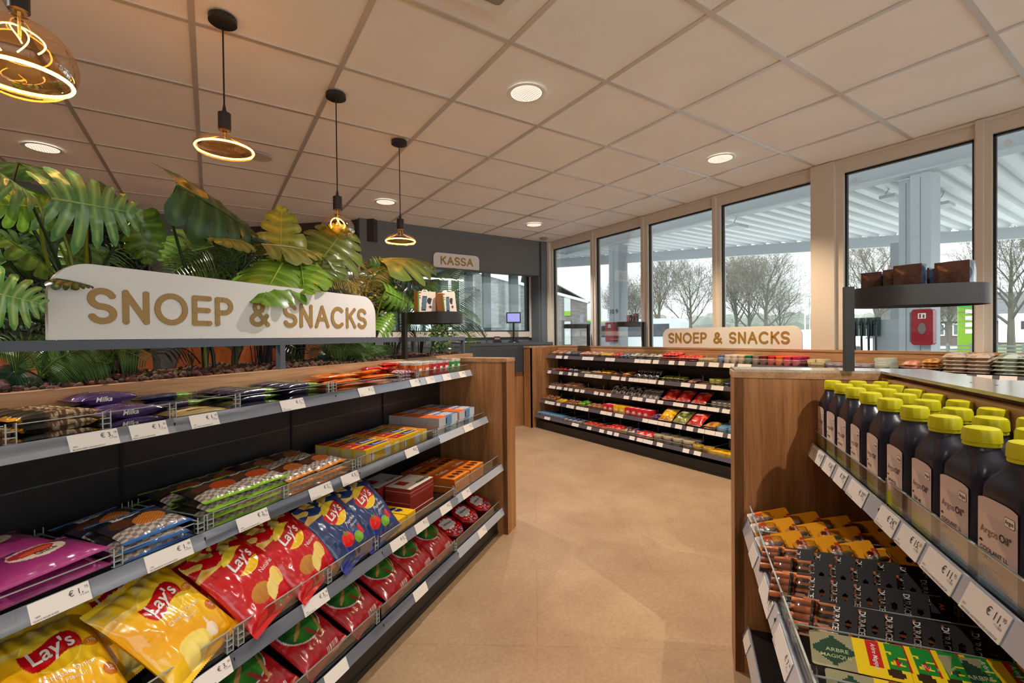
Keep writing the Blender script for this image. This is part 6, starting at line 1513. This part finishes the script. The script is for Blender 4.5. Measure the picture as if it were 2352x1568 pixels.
# vehicles
def car(M, L, H, wd, col, lb, name, van=False):
    r = empty(name, M, lb, 'van' if van else 'car'); h = H
    if van: P = [(0,.35),(0,h*.93),(.12,h),(L*.68,h),(L*.80,h*.93),(L*.88,h*.62),(L*.99,h*.50),(L,.35)]
    else: P = [(0,.35),(.02,h*.62),(.35,h*.72),(L*.22,h*.98),(L*.34,h),(L*.52,h*.98),(L*.70,h*.68),(L*.97,h*.56),(L,.35)]
    child(MB().prism(P, -wd/2, wd/2), 'body', mat('paint_'+name, col, .3, .3, coat=.5), r)
    gl = mat('car_glass', srgb(60,66,72), .1)
    if van: Q = [(L*.62,h*.60),(L*.62,h*.88),(L*.78,h*.86),(L*.85,h*.60)]; Q2 = [(L*.1,h*.6),(L*.1,h*.88),(L*.55,h*.88),(L*.55,h*.6)]
    else: Q = [(L*.5,h*.70),(L*.44,h*.93),(L*.5,h*.93),(L*.66,h*.69)]; Q2 = [(L*.14,h*.74),(L*.24,h*.94),(L*.42,h*.95),(L*.47,h*.71)]
    child(MB().prism(Q, -wd/2-.01, wd/2+.01).prism(Q2, -wd/2-.01, wd/2+.01), 'side_window', gl, r)
    for x in (L*.2, L*.8):
        for y in (-wd/2, wd/2):
            w_ = MB().lathe([(.001,-.1),(.16,-.1),(.18,-.09),(.33,-.09),(.34,-.06),(.34,.06),(.33,.09),(.18,.09),(.16,.1),(.001,.1)], 24).xf(T(x, y, .34) @ RX(PI/2)); child(w_, 'wheel', mat('tyre', srgb(40,40,42), .7), r, True, 40)
    return r
car(T(17.9, 13.1, -.06) @ RZ(math.radians(115)), 4.6, 2.0, 1.9, srgb(190,196,202), 'silver van parked outside behind the far sweets sign', 'delivery_van', True)
car(T(25.9, 11.4, -.06) @ RZ(math.radians(200)), 4.2, 1.45, 1.75, srgb(200,206,210), 'light grey car between the far sign and the wide post', 'parked_car')
car(T(27.5, 9.0, -.06) @ RZ(math.radians(170)), 4.2, 1.45, 1.75, srgb(170,178,184), 'silver car partly hidden behind the fuel nozzles', 'parked_car')
# bare trees
BARK = mat('bare_bark', srgb(92,90,80), .9); TWIG = mat('fine_twigs', srgb(108,104,94), .9)
def tree(H, seed, spread=1.0, depth=6):
    rn = random.Random(seed); tr = MB(); tw = MB()
    def grow(p, d, L, r, lv):
        pts = [p]; dd = d.copy(); ns = 5 if lv < 2 else 3
        for k in range(ns):
            dd = (dd+Vector((rn.uniform(-1,1), rn.uniform(-1,1), rn.uniform(-.3,.9)))*(.05 if lv == 0 else .16)).normalized(); pts.append(pts[-1]+dd*L/ns)
        (tr if lv < 3 else tw).tube(pts, [max(.0007, r*(1-.72*k/ns)) for k in range(ns+1)], 6 if lv < 2 else 3, cap=False)
        if lv >= 5: return
        n = (12, 7, 5, 4, 3)[lv]
        for k in range(n):
            t = (.30+.70*(k+rn.random()*.5)/n) if lv == 0 else (.2+.8*(k+rn.random()*.6)/n)
            q = t*ns; jj = min(ns-1, int(q)); s = pts[jj].lerp(pts[jj+1], min(1, q-jj)); dl = (pts[jj+1]-pts[jj]).normalized()
            a = 2.4*k+rn.random(); x = dl.orthogonal().normalized(); y = dl.cross(x); ang = (1.05-.55*t)*spread if lv == 0 else rn.uniform(.45, .85)
            nd = (dl*math.cos(ang)+(x*math.cos(a)+y*math.sin(a))*math.sin(ang)+Vector((0,0,.08))).normalized()
            grow(s, nd, L*((.72-.26*t) if lv == 0 else rn.uniform(.5, .68)), r*(1-.7*t)*.55, lv+1)
    grow(Vector((0,0,0)), Vector((0,0,1)), H*.72, H*.026, 0)
    return tr, tw
TR = []
for k, (sd, spd) in enumerate(((3, 1.1), (8, .75), (14, .9))):
    r = empty('bare_tree'); tag(r, None, 'tree'); a, b = tree(1.0, sd, spd, 6); child(a, 'trunk', BARK, r); child(b, 'twigs', TWIG, r); TR.append(Proto(r))
for i, (x, y, h, k, lb) in enumerate(((36.8,29.8,8.2,1,'bare tree at the left of the middle window pane'), (39.3,28.1,8.6,0,'bare tree right of centre in the middle window pane'), (45.9,27.4,8.6,1,'slim bare tree at the left of the pane over the far sign'), (40.4,21.4,8.8,0,'large round bare tree above the far sweets sign'),
    (36.5,12.0,8.2,0,'bare tree partly hidden by the wide column'), (37.9,6.3,7.6,2,'bare tree in the rightmost window pane'), (37.5,35.3,6.6,1,'small bare tree right of the slim column'), (38.7,34.5,6.2,2,'small bare tree next to the window frame beyond the van'), (47.5,12.0,5.0,2,'thin bare tree left of the farmhouse'), (45.6,10.8,4.6,1,'thin bare tree in front of the farmhouse'), (43.5,24.6,8.0,2,'bare tree at the left of the large round one'), (62,31,7.0,2,'distant bare tree right of the large round one'))):
    TR[k].put(T(x, y, -.06) @ RZ(i*1.3) @ Matrix.Scale(h*(.93 if k != 1 else 1.0), 4), lb)
def hedge(p, q, h, lb, sd):
    rn = random.Random(sd); mb = MB(); p, q = Vector((*p, 0)), Vector((*q, 0)); L = (q-p).length; n = int(L*3)
    def f(u, v):
        b = p.lerp(q, u); hh = h*(.75+.16*noise.noise((u*L*.18, sd, 0))+.10*noise.noise((u*L*.9, 5, sd)))
        k = math.sin(v*PI); return (b.x+ (v-.5)*3, b.y+.3*noise.noise((u*L, v*4, 1)), max(0, k)**.5*hh+.5*noise.noise((u*L*1.7, v*5, 3))*k)
    mb.grid(n, 8, f, 0, lambda u, v: lerp(srgb(128,130,122), srgb(90,96,86), .5+.5*noise.noise((u*L*.6, v*4, sd))))
    tag(mb.build('hedge', PAINT), lb, 'hedge')
hedge((70,62), (78,34), 6.0, 'distant grey green hedge behind the bare trees at left', 1)
hedge((78,34), (84,14), 5.2, 'distant grey green hedge behind the large round tree', 2)
hedge((72,13), (74,-6), 5.4, 'distant dark hedge behind the farmhouse', 3)
def house(M, L, Wd, hw_, hr, lb):
    r = empty('farmhouse', M, lb, 'house')
    child(MB().box(0, 0, 0, L, Wd, hw_), 'brick_wall', mat('brown_brick', srgb(96,84,78), .9, var=.1, vscale=3), r)
    child(MB().prism([(-.3, hw_), (Wd+.3, hw_), (Wd/2, hr)], -.3, L+.3).xf(RZ(PI/2) @ Matrix.Diagonal((1,-1,1,1))), 'roof', ROOFT, r)
    for x in (1.0, 2.6, 4.2):
        if x < L-1: child(MB().box(x, -.05, .9, x+.9, 0, 2.0), 'window', WHITE, r); child(MB().box(x+.1, -.06, 1.0, x+.42, -.04, 1.9).box(x+.48, -.06, 1.0, x+.8, -.04, 1.9), 'window_pane', mat('house_pane', srgb(90,96,100), .2), r)
house(T(54.4, 14.6, -.06) @ RZ(math.radians(-35)), 7.0, 6, 2.2, 5.0, 'brown farmhouse with grey roof beyond the grass, left of the price sign')
house(T(63.5, 12.2, -.06) @ RZ(math.radians(-65)), 9.0, 6, 2.0, 5.2, 'farther farmhouse with sloping roof in the rightmost pane')
py_ = empty('price_sign', T(38.3, 8.6, -.06) @ RZ(math.radians(-68)), 'tall lime green fuel price sign on the grass', 'price sign')
child(MB().box(0, 0, 0, .75, .3, 3.3), 'lime_body', mat('lime_body', srgb(120,160,30), .5), py_); child(MB().box(-.01, -.02, 2.75, .76, .31, 3.34), 'green_header', mat('header_green', srgb(30,160,90), .5), py_)
for z in (1.15, 1.55, 1.95, 2.35): child(MB().box(.3, -.03, z, .72, -.01, z+.26), 'price_panel', WHITE, py_)
cv = empty('white_camper', T(50.4, 8.9, -.06) @ RZ(math.radians(-75)), 'white camper parked at the right edge beyond the tree', 'camper')
child(MB().prism([(0,.4),(5,.4),(5,1.6),(4.4,2.5),(0,2.6)], 0, 2), 'body', WHITE, cv); child(MB().box(1, -.02, 1.4, 2.2, 0, 2.0).box(3, -.02, 1.4, 4, 0, 2.0), 'side_window', mat('car_glass', (0,0,0)), cv)
fc = empty('roadside_fence', T(36, 2.5, -.06), 'low grey roadside fence on the grass at right', 'fence')
for k in range(10): child(MB().box(-.05, k*1.0-2, 0, .05, k*1.0-1.9, .6), 'post', mat('fence_grey', srgb(110,112,110), .8), fc)
child(MB().box(-.03, -2, .42, .03, 7.2, .5).box(-.03, -2, .2, .03, 7.2, .28), 'rail', mat('fence_grey', (0,0,0)), fc)
for i, (x, y, h) in enumerate(((37.9,17.1,3.9),(43.6,19.3,4.4))):
    l = empty('street_lamp', T(x, y, -.06), ['street lamp pole just left of the wide post', 'farther street lamp pole just left of the wide post'][i], 'street lamp')
    child(MB().tube([(0,0,0),(0,0,h)], .05, 8), 'pole', METG, l); child(MB().box(-.1, -.4, h, .1, .1, h+.1), 'lamp_head', METG, l)
